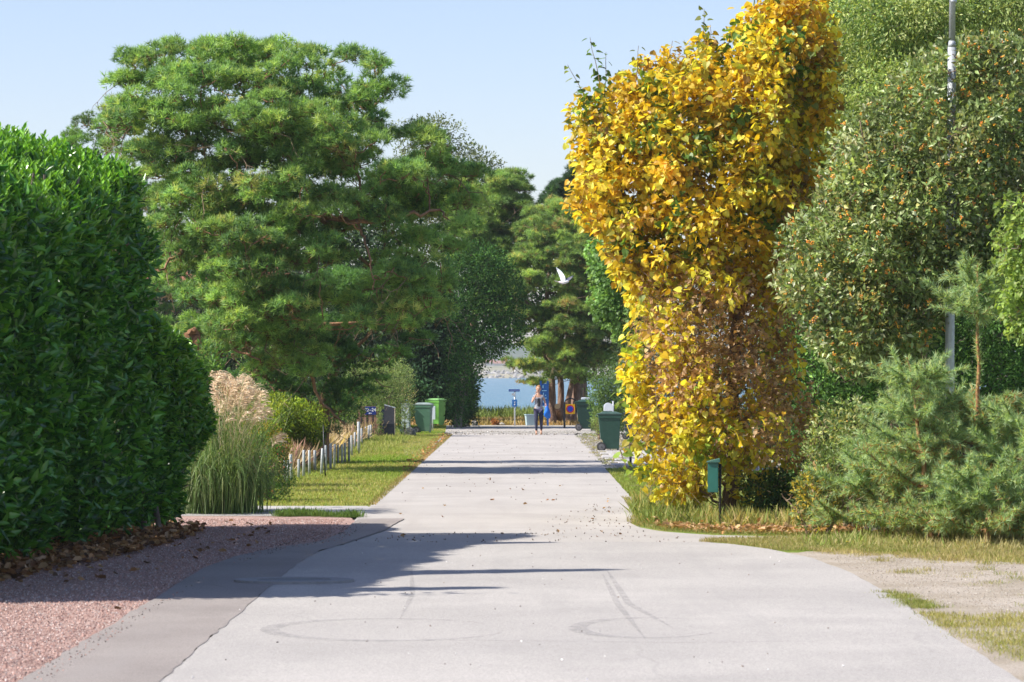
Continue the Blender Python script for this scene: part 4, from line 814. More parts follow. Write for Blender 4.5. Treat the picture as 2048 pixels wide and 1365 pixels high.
shrub('garden_shrub', 'fresh green shrub between the dark bin and the wheeled green bin', 'shrub', [(1185, 745), (1215, 728), (1250, 735), (1275, 780), (1275, 860), (1230, 868), (1195, 858), (1185, 820), (1176, 790)], 101, 1.1, 70, (.22, .4), 170, (.06, .1), [(.12, .22, .05), (.17, .28, .07), (.08, .15, .04)], [3, 2, 2], 303, M_leaf)
shrub('garden_shrub', 'loose twigs with small leaves in front of the dark green bin', 'shrub', [(1182, 840), (1200, 820), (1218, 830), (1212, 865), (1188, 868)], 96.5, .4, 22, (.12, .22), 42, (.05, .08), [(.16, .25, .06), (.24, .3, .09)], [1, 1], 304, M_leaf)
broad('dark green garden tree between the yellow tree and the right-hand pines', [(1240, 560), (1330, 500), (1500, 480), (1520, 880), (1260, 880), (1240, 760)], 92, 2, 90, (.5, .9), 110, (.12, .2), [(.05, .09, .03), (.08, .13, .04)], (1, 1), 305, [([(X(1400, 92), 92, 0), (X(1400, 92), 92, 5)], .12, .04)], root=(X(1400, 92), 92))

broad('dark leafy tree behind the trunks of the spreading pine', [(1000, 570), (1050, 480), (1100, 440), (1240, 450), (1260, 740), (1120, 742), (1060, 705), (1012, 690)], 131.5, 1.3, 90, (.45, .8), 120, (.13, .22), [(.05, .11, .035), (.08, .16, .04)], (1, 1), 306, [([(X(1160, 132), 132, 0), (X(1160, 132), 132, 4), (X(1150, 132), 132, 6.5)], .13, .04)], root=(X(1160, 132), 132), mat=M_dark)

# ------------------------------------------------------------------ the yellow tree
M_yel = leaf_mat('yellow_leaf', .45, .4, .42, (1.15, 1.05, .5))
YT = empty('yellow_tree', (X(1458, 44.5), 44.5, 0), 0, 'tall yellow autumn tree with heart-shaped leaves reaching to the ground, behind the green mailbox', 'tree')
yp = [(1140, 410), (1150, 330), (1140, 260), (1150, 200), (1190, 175), (1235, 160), (1275, 130), (1300, 100), (1350, 95), (1400, 70), (1450, 80), (1480, 30), (1505, 10), (1560, -30), (1640, -20), (1668, 60), (1680, 140), (1670, 260), (1655, 330), (1650, 400), (1625, 470), (1600, 560), (1595, 640), (1610, 750), (1640, 860), (1630, 985), (1500, 1000), (1440, 1005), (1380, 985), (1330, 1005), (1290, 995), (1272, 940), (1268, 880), (1262, 800), (1246, 740), (1262, 660), (1250, 590), (1218, 520), (1185, 470)]
rng = np.random.default_rng(310)
cl = clumps(yp, 44.5, 1.45, 640, .10, .32, rng, 1., [], .6, 1.1)
P, A, N, S, i, u = fol(cl, 50, rng, 1., (.055, .125), -.55, .2, .8)
pyx = 745-(P[:, 2]-CAM_H)/P[:, 1]*FPX; pxx = 1040+P[:, 0]/P[:, 1]*FPX
k = (P[:, 2] > .12); P, A, N, S, i, u, pyx, pxx = [q[k] for q in (P, A, N, S, i, u, pyx, pxx)]
gold = palette([(.76, .53, .03), (.84, .64, .07), (.62, .37, .03), (.76, .68, .09), (.48, .48, .07), (.24, .32, .06), (.34, .22, .07)], [4, 3, 1.6, 3, 2.2, 1, 1.4], i, rng, .2, .22)
lemon = palette([(.76, .64, .05), (.84, .72, .09), (.58, .6, .06), (.74, .5, .05), (.26, .38, .05)], [4, 3, 2, 1.5, .8], i, rng, .2, .22)
brown = palette([(.48, .30, .15), (.60, .42, .24), (.36, .21, .10), (.66, .5, .26)], [3, 3, 2, 1.5], i, rng, .12, .2)
low = np.clip((pyx-520)/160, 0, 1); col = np.where((rng.random(len(P)) < low)[:, None], lemon, gold)
pos_ok = 1; edge = np.interp(pyx, [450, 560, 700, 850, 1000], [1150, 1240, 1262, 1275, 1300]); inner = np.clip((pxx-edge)/110, 0, 1)
cp = rng.random(i.max()+1)[i]; band = np.exp(-((pyx-650)/150)**2)*.95+np.exp(-((pyx-850)/120)**2)*.5
band = np.maximum(band, np.clip((pxx-np.interp(pyx, [300, 420, 700], [1640, 1520, 1480]))/90, 0, 1)*(pyx > 300)*.95); isb = (cp*.5+rng.random(len(P))*.5) < band*(.35+.45*inner); col[isb] = brown[isb]; S[isb] *= .62
isg = (cp > .88) & (pyx < 560) & (rng.random(len(P)) < .7); col[isg] = np.array((.12, .22, .04))*(1+rng.normal(0, .2, isg.sum()))[:, None].clip(.6, 1.5)
green_edge = (pyx > 880) & (pxx < 1300) & (rng.random(len(P)) < .55); col[green_edge] = np.array((.17, .27, .04))
# leafy shoots that stick out of the top and the left
sh = []; SP = []; SA = []; SN = []; SS = []; SCc = []
def shoot(px0, py0, px1, py1, d, nl, col_, siz=(.10, .15)):
    a = np.array([X(px0, d), d, Z(py0, d)]); b_ = np.array([X(px1, d), d-.05, Z(py1, d)]); q = bend([a, (a+b_)/2+rng.normal(0, .02, 3), b_], 8, rng, .008); sh.append((q, np.linspace(.010, .003, 8)))
    for t_ in range(nl):
        f = (t_+.5)/nl; p = a+(b_-a)*f; az_ = t_*2.4+rng.uniform(-.4, .4); o_ = np.array([math.cos(az_), math.sin(az_)*.8, 0]); pt = p+o_*.045
        SP.append(pt); SA.append(unit(o_*.8+np.array([0, 0, -.35])+rng.normal(0, .2, 3))); SN.append(unit(o_*.5+np.array([0, -.5, .8])+rng.normal(0, .3, 3))); SS.append(rng.uniform(*siz)*(1.15-.55*f)); SCc.append(np.array(col_)*(1+rng.normal(0, .2)))
gr = (.13, .23, .045); mixd = (.42, .36, .05); yl = (.62, .42, .03)
for a in [(1215, 240, 1180, 75, 44.2, 26, gr), (1200, 260, 1135, 130, 44.1, 16, (.2, .26, .05)), (1205, 230, 1212, 105, 44.3, 16, gr), (1160, 260, 1140, 205, 44.3, 8, mixd), (1270, 190, 1277, 92, 44.0, 14, (.2, .25, .05)),
          (1330, 160, 1345, 82, 44.2, 14, mixd), (1410, 150, 1408, 18, 44.1, 26, (.22, .26, .05)), (1415, 150, 1420, 50, 44.3, 16, yl), (1450, 130, 1462, 60, 44.3, 12, (.3, .34, .06)), (1400, 150, 1385, 90, 44.2, 10, yl),
          (1500, 80, 1512, -15, 44.2, 18, yl), (1530, 60, 1548, -30, 44.5, 16, mixd), (1570, 60, 1590, -30, 44.3, 18, yl), (1610, 60, 1625, -30, 44.5, 16, yl), (1640, 120, 1668, 20, 44.3, 14, yl), (1160, 420, 1128, 405, 44.0, 8, yl), (1165, 400, 1132, 425, 44.0, 7, yl),
          (1240, 900, 1262, 960, 44.0, 8, (.2, .3, .05)), (1265, 740, 1232, 790, 44.2, 10, (.2, .3, .05)), (1262, 700, 1240, 760, 44.1, 8, yl), (1262, 800, 1228, 812, 44.2, 9, (.2, .32, .05)), (1275, 860, 1250, 900, 44.1, 8, mixd),
          (1640, 330, 1690, 250, 44.0, 12, yl), (1650, 380, 1680, 330, 41.4, 10, (.5, .32, .03)), (1600, 230, 1690, 200, 44.0, 12, yl)]: shoot(*a)
P = np.concatenate([P, np.array(SP)]); A = np.concatenate([A, np.array(SA)]); N = np.concatenate([N, np.array(SN)]); S = np.concatenate([S, np.array(SS)]); col = np.clip(np.concatenate([col, np.array(SCc)]), .01, .9)
leaves('crown', M_yel, P, A, N, S, col, T_HEART, YT, 'stuff', picks=300)
skeleton(YT, [(pp((1455, 1045, 44.3), (1468, 900, 44.35), (1462, 800, 44.4), (1474, 650, 44.5), (1500, 560, 44.6), (1535, 480, 44.7), (1580, 390, 44.7), (1600, 250, 44.7), (1600, 80, 44.7)), .115, .03)],
  [(pp((1474, 650, 44.5), (1420, 480, 44.5), (1340, 330, 44.5), (1240, 200, 44.4)), .05, .015), (pp((1500, 560, 44.6), (1470, 350, 44.6), (1430, 150, 44.5)), .05, .012), (pp((1468, 900, 44.4), (1400, 740, 44.4), (1330, 600, 44.4), (1220, 460, 44.4)), .035, .012),
   (pp((1460, 980, 44.3), (1380, 900, 44.2), (1310, 800, 44.2)), .03, .01), (pp((1458, 1020, 44.3), (1400, 980, 44), (1340, 930, 43.9)), .025, .008), (pp((1470, 850, 44.4), (1520, 820, 44), (1580, 780, 44)), .025, .008)], cl, rng, bark_mat('brown_bark', (.11, .075, .05), (.24, .17, .12), 18, .02), M_twig, (.012, .003))
tubes_mesh('shoots', sh, M_twig, YT, 4)['kind'] = 'stuff'
# dense bare twigs low in the crown
tw = []; cpx = sample_poly([(1270, 560), (1480, 560), (1560, 700), (1590, 980), (1300, 1000), (1270, 860)], 900, rng)
for q in cpx:
    d = 44.5+rng.uniform(-1.0, .6); a = np.array([X(q[0], d), d, Z(q[1], d)]); tw.append((bend([a, a+rng.normal(0, .12, 3), a+rng.normal(0, .22, 3)], 4, rng, .015), np.linspace(.005, .002, 4)))
tubes_mesh('twigs', tw, M_twig, YT, 3)['kind'] = 'stuff'

# ------------------------------------------------------------------ right-hand thicket
WB = [(.22, .30, .10), (.31, .38, .14), (.15, .22, .07), (.46, .50, .28), (.36, .34, .12)]
broad('berried tree with grey-green leaves and orange berry clusters around the lamp post', [(1540, 560), (1570, 450), (1630, 400), (1650, 310), (1690, 240), (1760, 190), (1830, 110), (1900, 60), (1960, 70), (2120, 60), (2120, 640), (2040, 620), (1960, 560), (1900, 640), (1850, 700), (1790, 750), (1720, 760), (1690, 760), (1640, 720), (1590, 640)], 40.8, 1.2, 520, (.10, .36), 74, (.055, .125), WB, (4, 3, 3, 1.6, 1), 320,
  [([(X(1780, 41.2), 41.2, 0), (X(1790, 41.2), 41.2, 1.6), (X(1740, 41.2), 41.2, 3.2), (X(1760, 41.2), 41.2, 5.5)], .07, .02), ([(X(1810, 41.4), 41.4, 0), (X(1850, 41.4), 41.4, 2.5), (X(1930, 41.2), 41.2, 5.8)], .06, .02)],
  [(pp((1790, 620, 41.2), (1700, 470, 40.2), (1640, 400, 40.1)), .025, .008), (pp((1800, 560, 43.4), (1740, 330, 40.0), (1720, 240, 40.0)), .022, .008), (pp((1850, 560, 41.2), (1960, 420, 40.1), (2040, 380, 40.1)), .025, .008)], mat=leaf_mat('whitebeam_leaf', .42, .5, .3),
  root=(X(1790, 41.2), 41.2), picks=300, wid=1.15, berries=1000, berrycol=[(.80, .36, .04), (.85, .48, .06), (.75, .24, .04)], bark=M_twig, outer=.2, jit=.9,
  cut=lambda P, r: (np.abs(1040+P[:, 0]/P[:, 1]*FPX-1904) < 13) & (P[:, 1] < 40.75) & ((P[:, 2] > Z(175, 40)) | ((P[:, 2] > Z(480, 40)) & (r.random(len(P)) < .65))))
broad('tall green birch filling the top right corner behind the berried tree', [(1640, 60), (1670, -60), (2150, -60), (2150, 420), (1900, 420), (1700, 420), (1650, 380), (1640, 200)], 50, 1.8, 260, (.3, .55), 260, (.06, .10), [(.27, .37, .11), (.38, .46, .15), (.16, .26, .08), (.56, .60, .26)], (4, 4, 3, 2), 321,
  [([(X(1850, 50.5), 50.5, 0), (X(1850, 50.5), 50.5, 4), (X(1860, 50.5), 50.5, 8.5)], .12, .03)], root=(X(1850, 50.5), 50.5), updown=-.5)
broad('dark green leafy undergrowth between the yellow tree and the young pine', [(1520, 560), (1540, 420), (1640, 400), (1760, 520), (2100, 420), (2100, 900), (1800, 960), (1600, 960), (1555, 800)], 47.5, 1.0, 250, (.25, .5), 120, (.06, .1), [(.09, .19, .05), (.13, .26, .06), (.06, .13, .04), (.22, .38, .09)], (3, 3, 3, .5), 322,
  [([(X(1620, 47.5), 47.5, 0), (X(1630, 47.5), 47.5, 2.5), (X(1640, 47.5), 47.5, 4)], .05, .02), ([(X(1780, 47.8), 47.8, 0), (X(1780, 47.8), 47.8, 3)], .05, .02), ([(X(2000, 47.8), 47.8, 0), (X(2000, 47.8), 47.8, 3)], .05, .02)], mat=M_dark, root=(X(1620, 47.5), 47.5), name='undergrowth_bush', cat='bush')
broad('pale green birch sprays hanging in from the right edge', [(2000, 400), (2060, 380), (2140, 380), (2140, 720), (2060, 700), (2020, 660), (1985, 560)], 37.8, .5, 60, (.14, .28), 60, (.045, .075), [(.26, .38, .09), (.36, .46, .13), (.18, .28, .06)], (3, 2, 2), 323,
  [([(X(2150, 38.8), 38.8, 0), (X(2150, 38.8), 38.8, 3), (X(2120, 38.8), 38.8, 4.6)], .06, .02)], root=(X(2150, 38.8), 38.8), tmpl=T_HEART, updown=-.6, outer=.15)
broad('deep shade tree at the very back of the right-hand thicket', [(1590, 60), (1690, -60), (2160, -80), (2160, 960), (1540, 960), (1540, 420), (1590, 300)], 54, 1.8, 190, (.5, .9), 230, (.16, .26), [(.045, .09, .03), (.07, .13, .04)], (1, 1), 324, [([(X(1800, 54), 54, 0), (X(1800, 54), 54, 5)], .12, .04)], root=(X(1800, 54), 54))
# young pine
def whorl_pine(label, px0, d, top, spread, seed, rings=7, base=1040, pal=None, n_side=6, lean=0, extra_per=1.0, bare=(9, 9)):
    rng = np.random.default_rng(seed); x0 = X(px0, d); zt = Z(top, d); root = (x0, d)
    t = empty('young_pine', (x0, d, 0), 0, label, 'tree'); paths = []; tp = []; 
    trunk = bend([(x0, d, 0), (x0+lean*.4, d, zt*.5), (x0+lean, d, zt)], 12, rng, .012); tubes_mesh('trunk', [(trunk, np.linspace(.045, .010, 12))], M_ypine, t, 8)
    for r in range(rings):
        f = (r+.4)/rings; z = .10+f*(zt-.25); L = spread*(1-f)**.75*rng.uniform(.85, 1.1)+.14; c = np.array([np.interp(z, trunk[:, 2], trunk[:, 0]), d, z])
        if bare[0] < z < bare[1]: continue
        for s in range(n_side):
            a = s*2*math.pi/n_side+r*.7+rng.uniform(-.3, .3); l = L*rng.uniform(.7, 1.1); e = c+np.array([math.cos(a)*l, math.sin(a)*l, (l*.28+.1)*min(1, f*3)]); q = bend([c, (c+e)/2-[0, 0, .04*l], e], 6, rng, .012); paths.append((q, np.linspace(.014, .005, 6)))
            tp.append((q[1:], 1)); 
            for w in range(int(5+l*8)):
                g = q[rng.integers(2, 6)]; h = g+np.array([math.cos(a)*.22, math.sin(a)*.22, .10])+rng.normal(0, .13, 3); qq = bend([g, h], 4, rng, .006); paths.append((qq, np.linspace(.006, .003, 4))); tp.append((qq, 1))
    tp.append((trunk[6:], 1))
    # needles set all along the twigs
    PP = []; AA = []
    for q, _ in tp:
        L = np.linalg.norm(np.diff(q, axis=0), axis=1).sum(); m = int(L*520*extra_per)+12; f = rng.random(m)*(len(q)-1); j = np.minimum(f.astype(int), len(q)-2); ff = (f-j)[:, None]; p = q[j]*(1-ff)+q[j+1]*ff; dr = unit(q[j+1]-q[j]); PP.append(p); AA.append(unit(dr*.75+rdirs(rng, m)*.85))
    P = np.concatenate(PP); A = np.concatenate(AA); m = len(P); pal = np.array(pal or [(.36, .52, .28), (.46, .60, .33), (.24, .36, .19), (.52, .58, .24)]); c = pal[rng.integers(0, len(pal), m)]*(1+rng.normal(0, .2, m))[:, None].clip(.5, 1.5)
    br = (rng.random(m) < .16) & (P[:, 2] < zt*.55); c[br] = (.5, .26, .1)
    T = (np.array([(-.06, 0, 0), (.06, 0, 0), (0, 1, 0)]), [np.array([(0, 1, 2)])])
    leaves('needles', M_pine, P, A, rdirs(rng, m), rng.uniform(.07, .12, m), np.clip(c, 0, .9), T, t, 'stuff'); tubes_mesh('branches', paths, M_ypine, t, 4); return t
M_ypine = bark_mat('young_pine_bark', (.26, .13, .06), (.42, .24, .12), 20, .006)
whorl_pine('young pine with a bare orange stem pointing up at the right', 1955, 38.8, 530, .62, 330, 10, n_side=5, extra_per=.8, bare=(1.75, 2.55))
whorl_pine('bushy low young pine left of the taller young pine', 1862, 38.4, 715, .5, 331, 5, n_side=6, lean=-.3, extra_per=.85)
whorl_pine('small young pine at the lower right edge of the thicket', 2050, 38.0, 800, .7, 332, 4, n_side=6)
whorl_pine('low spreading young pine nearest the berried undergrowth', 1770, 39.3, 880, .65, 333, 4, n_side=6)
whorl_pine('knee-high pine seedling at the edge of the verge', 1975, 37.6, 945, .75, 334, 3, n_side=8)
shrub('broom_bush', 'thin-twigged low bush with a few yellow leaves beside the pale stone', 'bush', [(1590, 960), (1640, 930), (1680, 980), (1660, 1050), (1610, 1060), (1585, 1020)], 39.8, .3, 34, (.08, .15), 40, (.05, .09), [(.2, .24, .06), (.55, .42, .06), (.12, .18, .05), (.4, .26, .12)], [2, 2, 2, 1], 335, M_leaf, basex=1630)
shrub('rowan_shoots', 'low berried green shoots in the gap below the berried tree', 'bush', [(1640, 820), (1720, 800), (1790, 860), (1790, 1000), (1700, 1040), (1640, 1000), (1600, 940)], 40.6, .5, 90, (.12, .22), 70, (.05, .085), WB, [3, 3, 3, 1, 1], 336, M_leaf, hips=60, hipcol=[(.6, .32, .05)], hipsize=.012)
# leafy low growth at the foot of the yellow tree
shrub('low_foliage', 'dark low green leaves at the foot of the yellow tree', 'bush', [(1480, 960), (1560, 950), (1640, 960), (1620, 1040), (1500, 1045)], 43.9, .3, 40, (.1, .18), 70, (.06, .1), [(.06, .13, .04), (.12, .22, .05), (.28, .3, .06)], [3, 2, .6], 337, M_leaf)

# dark wooden fence in the thicket, board by board
fn = empty('board_fence', (X(1830, 45.4), 45.4, 0), 0, 'dark weathered board fence half hidden behind the young pines', 'fence')
M_board = bark_mat('weathered_board', (.05, .042, .038), (.10, .085, .075), 12, .006)
bm_ = MB().box((-.07, -.011, .05), (.07, .011, 1.35)).build('board', M_board, fn, .004); 
for k in range(34):
    o = bm_ if k == 0 else bpy.data.objects.new('board', bm_.data)
    if k: C.objects.link(o); o.parent = fn
    o.location = (-1.4+k*.155, .0, rng.uniform(-.02, .02))
for z in (.35, 1.05): MB().box((-1.5, .012, z), (3.9, .05, z+.09)).build('rail', M_board, fn)
for x in (-1.3, .7, 2.7): MB().box((x, .052, -.1), (x+.1, .15, 1.3)).build('post', M_board, fn)
# stone, flowers
o = rocks('boulder', [(0, 0, .03)], [.24], M_rock, 340, None, None, .55); o.location = (*G(1768, 1068), 0); tag(o, 'pale flat stone at the edge of the right-hand verge grass', 'stone')
o = bpy.data.objects.get('boulder'); 
fl = empty('hawkweed', (0, 0, 0)); 
M_flower = paint('yellow_petal', (.85, .6, .02), .6, .2, .1, 30); M_stem = paint('green_stem', (.12, .2, .04), .7, .2, .1, 30)
C.objects.unlink(fl); bpy.data.objects.remove(fl)
fp = None
for k, (px, py, dd, lab) in enumerate([(2012, 1079, 37.2, 'yellow flower in the verge grass nearest the right edge'), (1965, 1086, 36.7, 'pair of yellow flowers low in the verge grass'), (1925, 1084, 37.0, 'faint yellow flower left of the pair in the verge'), (1694, 1084, 37.3, 'single yellow flower at the left end of the verge grass'), (2030, 1062, 38, 'yellow flower by the young pine at the right edge')]):
    z = Z(py, dd); t = empty('yellow_flower', (X(px, dd), dd, 0), 0, lab, 'flower', 'yellow flowers in the verge')
    MB().tube([(0, 0, 0), (.01, 0, z/2), (0, 0, z)], .003, 5).build('stem', M_stem, t)
    b = MB()
    for q in range(10):
        a = q*2*math.pi/10; b.poly([(0, 0, z+.004), (math.cos(a-.28)*.02, math.sin(a-.28)*.02, z+.006), (math.cos(a)*.028, math.sin(a)*.028, z+.004), (math.cos(a+.28)*.02, math.sin(a+.28)*.02, z+.006)])
    b.build('flower_head', M_flower, t)
# ------------------------------------------------------------------ street furniture
M_galv = paint('galvanised_steel', (.50, .53, .56), .45, .5, .1, 20, .002, .35, (.36, .38, .4)); M_black = paint('black_steel', (.02, .02, .022), .45, .5, .2, 20)
M_teal = paint('green_enamel', (.022, .15, .115), .42, .5, .08, 10, .001, 0, (.03, .12, .10)); M_teal_top = paint('weathered_green_lid', (.05, .15, .12), .55, .4, .15, 22, .002, 0, (.16, .22, .17))
M_post = paint('weathered_post', (.44, .46, .48), .7, .3, .15, 14, .004, 0, (.3, .3, .29))

# lamp post: tapering steel tube with a sleeve, climbing out of the thicket
d = 40.6; t = empty('lamp_post', (X(1898, d), d, 0), 0, 'tall grey steel lamp post rising through the berried tree on the right', 'lamp post')
x = lambda p: X(p, d)-X(1898, d)
MB().tube([(0, 0, 0), (x(1899), 0, Z(700, d)), (x(1904.5), 0, Z(95, d))], [.068, .062, .0555], 20).build('lower_pole', M_galv, t)
MB().tube([(x(1904.5), 0, Z(95, d)), (x(1904.7), 0, Z(82, d))], [.0555, .042], 20).build('shoulder', M_galv, t)
MB().tube([(x(1904.7), 0, Z(82, d)), (x(1909), 0, 9.3)], [.042, .037], 20).build('upper_pole', M_galv, t)
MB().tube([(x(1907), 0, Z(6, d)), (x(1907.1), 0, Z(-2, d))], [.048, .048], 20).build('collar', M_galv, t)
MB().tube([(x(1909), 0, 9.3), (x(1909)-.25, 0, 9.55), (x(1909)-1.0, 0, 9.62)], [.035, .03, .03], 12).build('arm', M_galv, t)
MB().box((x(1909)-1.55, -.13, 9.54), (x(1909)-.9, .13, 9.68)).build('lamp_head', M_galv, t, .04)

# green mailbox
mx_, my_ = G(1440, 1057); s_ = FPX/my_; t = empty('mailbox', (mx_, my_, 0), R(-4), 'slim green mailbox on a black steel post beside the road', 'mailbox')
zb, zt_ = Z(984, my_), Z(925, my_)
MB().tube([(0, 0, -.1), (0, 0, zt_-.02)], .0165, 12).build('post', M_black, t)
MB().box((-.165, -.24, zb), (-.022, .06, zt_)).build('box', M_teal, t, .008)
MB().prism([(-.18, -.26, zt_+.002), (-.18, .075, zt_+.002), (-.18, .075, zt_+.014), (-.18, -.26, zt_+.014)], (0, 0, 0)) if False else None
MB().prism([(-.18, -.265, zt_+.003), (.0, -.265, zt_+.003), (.0, -.265, zt_+.052), (-.012, -.265, zt_+.055), (-.18, -.265, zt_+.014)], (0, .34, 0)).build('lid', M_teal_top, t, .004)
MB().box((-.022, -.03, zb+.05), (.02, .03, zb+.08)).box((-.022, -.03, zt_-.1), (.02, .03, zt_-.07)).build('bracket', M_black, t)

# wheeled bins -------------------------------------------------------------
M_tyre = paint('rubber', (.045, .045, .045), .85, .2, .2, 30, .002, 0, (.12, .11, .1)); M_hub = paint('grey_plastic_hub', (.12, .12, .125), .6, .4, .15, 30)
def make_bin(name, label, loc, rz, body, lid, scale=1., lidangle=0., group='wheeled rubbish bins', dirt=None):
    t = empty(name, (*loc, 0), rz, label, 'rubbish bin', group); t.scale = (scale,)*3
    mb_ = paint('bin_body_plastic', body, .5, .4, .1, 6, .002, 0, dirt or tuple(min(1, c*1.5+.02) for c in body)); ml = paint('bin_lid_plastic', lid, .45, .4, .1, 8, .002, 0, tuple(min(1, c*1.4+.03) for c in lid))
    # profile in x (hinge side at -x), tapered downwards
    b = MB(); z0, z1 = .07, .97; xb0, xf0, xb1, xf1 = -.19, .245, -.29, .29; yb0, yt0 = .225, .28
    rows = [(z0, xb0+.06, xf0, yb0), (.30, xb0-.0, .255, yb0+.015), (.32, -.235, .256, yb0+.017), (z1-.09, xb1, xf1-.01, yt0-.008), (z1-.085, xb1-.01, xf1+.015, yt0+.012), (z1, xb1-.012, xf1+.018, yt0+.014)]
    vs = [[b.b.verts.new(q) for q in ((xb, -y, z), (xf, -y, z), (xf, y, z), (xb, y, z))] for z, xb, xf, y in rows]
    for p, q in zip(vs[:-1], vs[1:]):
        for k in range(4): b.b.faces.new((p[k], p[(k+1) % 4], q[(k+1) % 4], q[k]))
    b.b.faces.new(vs[0][::-1]); b.b.faces.new(vs[-1]); b.build('body', mb_, t, .012)
    MB().tube([(-.33, -.2, z1-.05), (-.36, -.19, z1-.02), (-.36, .19, z1-.02), (-.33, .2, z1-.05)], .014, 8).build('handle', mb_, t)
    # lid: shallow dome with a lip, hinged at the back
    b = MB(); rows = [(0, -.335, .335, .302), (.03, -.335, .338, .305), (.034, -.27, .315, .285), (.075, -.2, .20, .22), (.085, -.14, .12, .16)]
    vs = [[b.b.verts.new(q) for q in ((xb, -y, z), (xf, -y, z), (xf, y, z), (xb, y, z))] for z, xb, xf, y in rows]
    for p, q in zip(vs[:-1], vs[1:]):
        for k in range(4): b.b.faces.new((p[k], p[(k+1) % 4], q[(k+1) % 4], q[k]))
    b.b.faces.new(vs[0][::-1]); b.b.faces.new(vs[-1]); l = b.build('lid', ml, t, .008); l.location = (0, 0, z1+.003); l.rotation_euler = (0, -lidangle, 0)
    for y in (-.285, .285):
        w = MB().tube([(-.215, y-.025, .12), (-.215, y+.025, .12)], .12, 24).build('wheel', M_tyre, t, .006); s = -1 if y < 0 else 1
        MB().tube([(-.215, y+s*.026, .12), (-.215, y+s*.034, .12)], [.082, .076], 20).build('hub', M_hub, w)
        MB().tube([(-.215, y+s*.034, .12), (-.215, y+s*.044, .12)], [.018, .016], 12).build('axle_cap', M_tyre, w)
    MB().tube([(-.215, -.26, .1), (-.215, .26, .1)], .012, 8).build('axle', M_hub, t)
    MB().box((.2, -.14, 0), (.24, .14, .07)).build('foot', mb_, t)
    return t
make_bin('wheeled_bin', 'dark green wheeled bin on the paving left of the yellow tree', G(1219, 903), R(0), (.018, .062, .042), (.045, .085, .07), 1.0, dirt=(.035, .085, .06))
make_bin('wheeled_bin', 'grey-green wheeled bin with its wheel to the left, nearest of the two left bins', G(847, 867), R(-6), (.065, .15, .095), (.22, .27, .25), 1.0, dirt=(.13, .18, .15))
make_bin('wheeled_bin', 'bright leaf-green wheeled bin behind the grey-green one', G(872, 852), R(-28), (.13, .34, .055), (.17, .36, .12), 1.02)
bb = make_bin('wheeled_bin', 'very dark green bin with a white box on its lid, beside the parking sign', G(1170, 862), R(0), (.010, .04, .028), (.022, .06, .045), 1.05, dirt=(.02, .05, .04))
make_bin('wheeled_bin', 'dark blue-grey bin half hidden behind the yellow leaves', G(1262, 879), R(0), (.035, .06, .07), (.04, .065, .075), .82)
M_wplastic = paint('white_plastic', (.62, .66, .7), .5, .4, .05, 8)
o = MB().box((-.16, -.12, 0), (.16, .12, .085)).build('lid_box', M_wplastic, None, .015); o.location = (bb.location.x+.02, bb.location.y, 1.05*1.06+.001); tag(o, 'small white box lying on the lid of the very dark green bin', 'box')
# pale mailbox dome and post behind the right bin
d = 88; t = empty('letter_box', (X(1217, d), d, 0), 0, 'pale grey round-topped letter box showing above the right wheeled bin', 'letter box')
b = MB(); pts = [(-.13, 0, 1.0), (.13, 0, 1.0)]+[(.13*math.cos(a), 0, 1.12+.11*math.sin(a)) for a in np.linspace(0, math.pi, 12)]
b.prism(pts, (0, .32, 0)).build('body', M_wplastic, t, .006); MB().tube([(0, .16, 0), (0, .16, 1.0)], .03, 10).build('post', M_galv, t)
d = 89.5; o = MB().tube([(0, 0, 0), (.004, 0, 1.27)], .024, 10).build('marker_post', M_post, None); o.location = (X(1226, d), d, 0); tag(o, 'thin white post just right of the pale letter box', 'post')
x0, y0 = G(1261, 935); o = MB().tube([(0, 0, 0), (0, .01, .82)], .027, 8).build('steel_post', paint('dark_steel', (.05, .055, .065), .5, .4, .1, 10), None); o.location = (x0, y0, 0); tag(o, 'dark steel post at the left edge of the yellow tree', 'post')

# left: white cabinet, small post with sign, rock
d = 106.5; t = empty('utility_cabinet', (X(812, d), d, 0), R(-8), 'pale grey utility cabinet left of the two wheeled bins', 'cabinet')
M_cab = paint('pale_cabinet', (.46, .52, .55), .55, .4, .06, 4)
MB().box((-.14, -.13, .1), (.14, .13, 1.0)).build('body', M_cab, t, .01); MB().box((-.155, -.145, 1.002), (.155, .145, 1.03)).build('lid', M_cab, t, .005); MB().box((-.12, -.138, .14), (.12, -.131, .94)).build('door', M_cab, t); MB().box((-.13, -.12, -.02), (.13, .12, .098)).build('plinth', M_conc, t)
o = rocks('boulder', [(0, 0, .12)], [.27], M_rock, 350, None, None, .9); o.location = (X(820, 102.5), 102.5, 0); tag(o, 'rounded granite boulder between the pale cabinet and the bin', 'rock')
x0, y0 = G(809.5, 872); t = empty('short_post', (x0, y0, 0), 0, 'short brown wooden post with a small blue-grey box on its left', 'post'); M_brown = bark_mat('brown_wood', (.12, .08, .05), (.22, .15, .10), 10, .004)
MB().box((-.035, -.035, 0), (.035, .035, .45)).build('stake', M_brown, t); MB().box((-.16, -.05, .12), (-.04, .03, .3)).build('box', paint('blue_grey_box', (.16, .2, .28), .6, .3, .1, 12), t, .005); MB().box((-.12, -.02, 0), (-.09, .01, .12)).build('stand', M_black, t)
o = MB().tube([(0, 0, 0), (0, 0, .93)], .02, 10).build('marker_post', M_post, None); o.location = (*G(865.5, 863), 0); tag(o, 'thin pale post at the right side of the grey-green bin', 'post')
o = MB().box((-.05, -.02, .42), (.06, .02, .9)).build('notice_panel', M_wplastic, None, .004); o.location = (G(865.5, 863)[0]+.03, G(865.5, 863)[1]-.03, 0); o.name = 'panel'; pr = [q for q in bpy.data.objects if q.name == 'marker_post.001'][0]; o.parent = pr; o.location = (.03, -.03, 0)

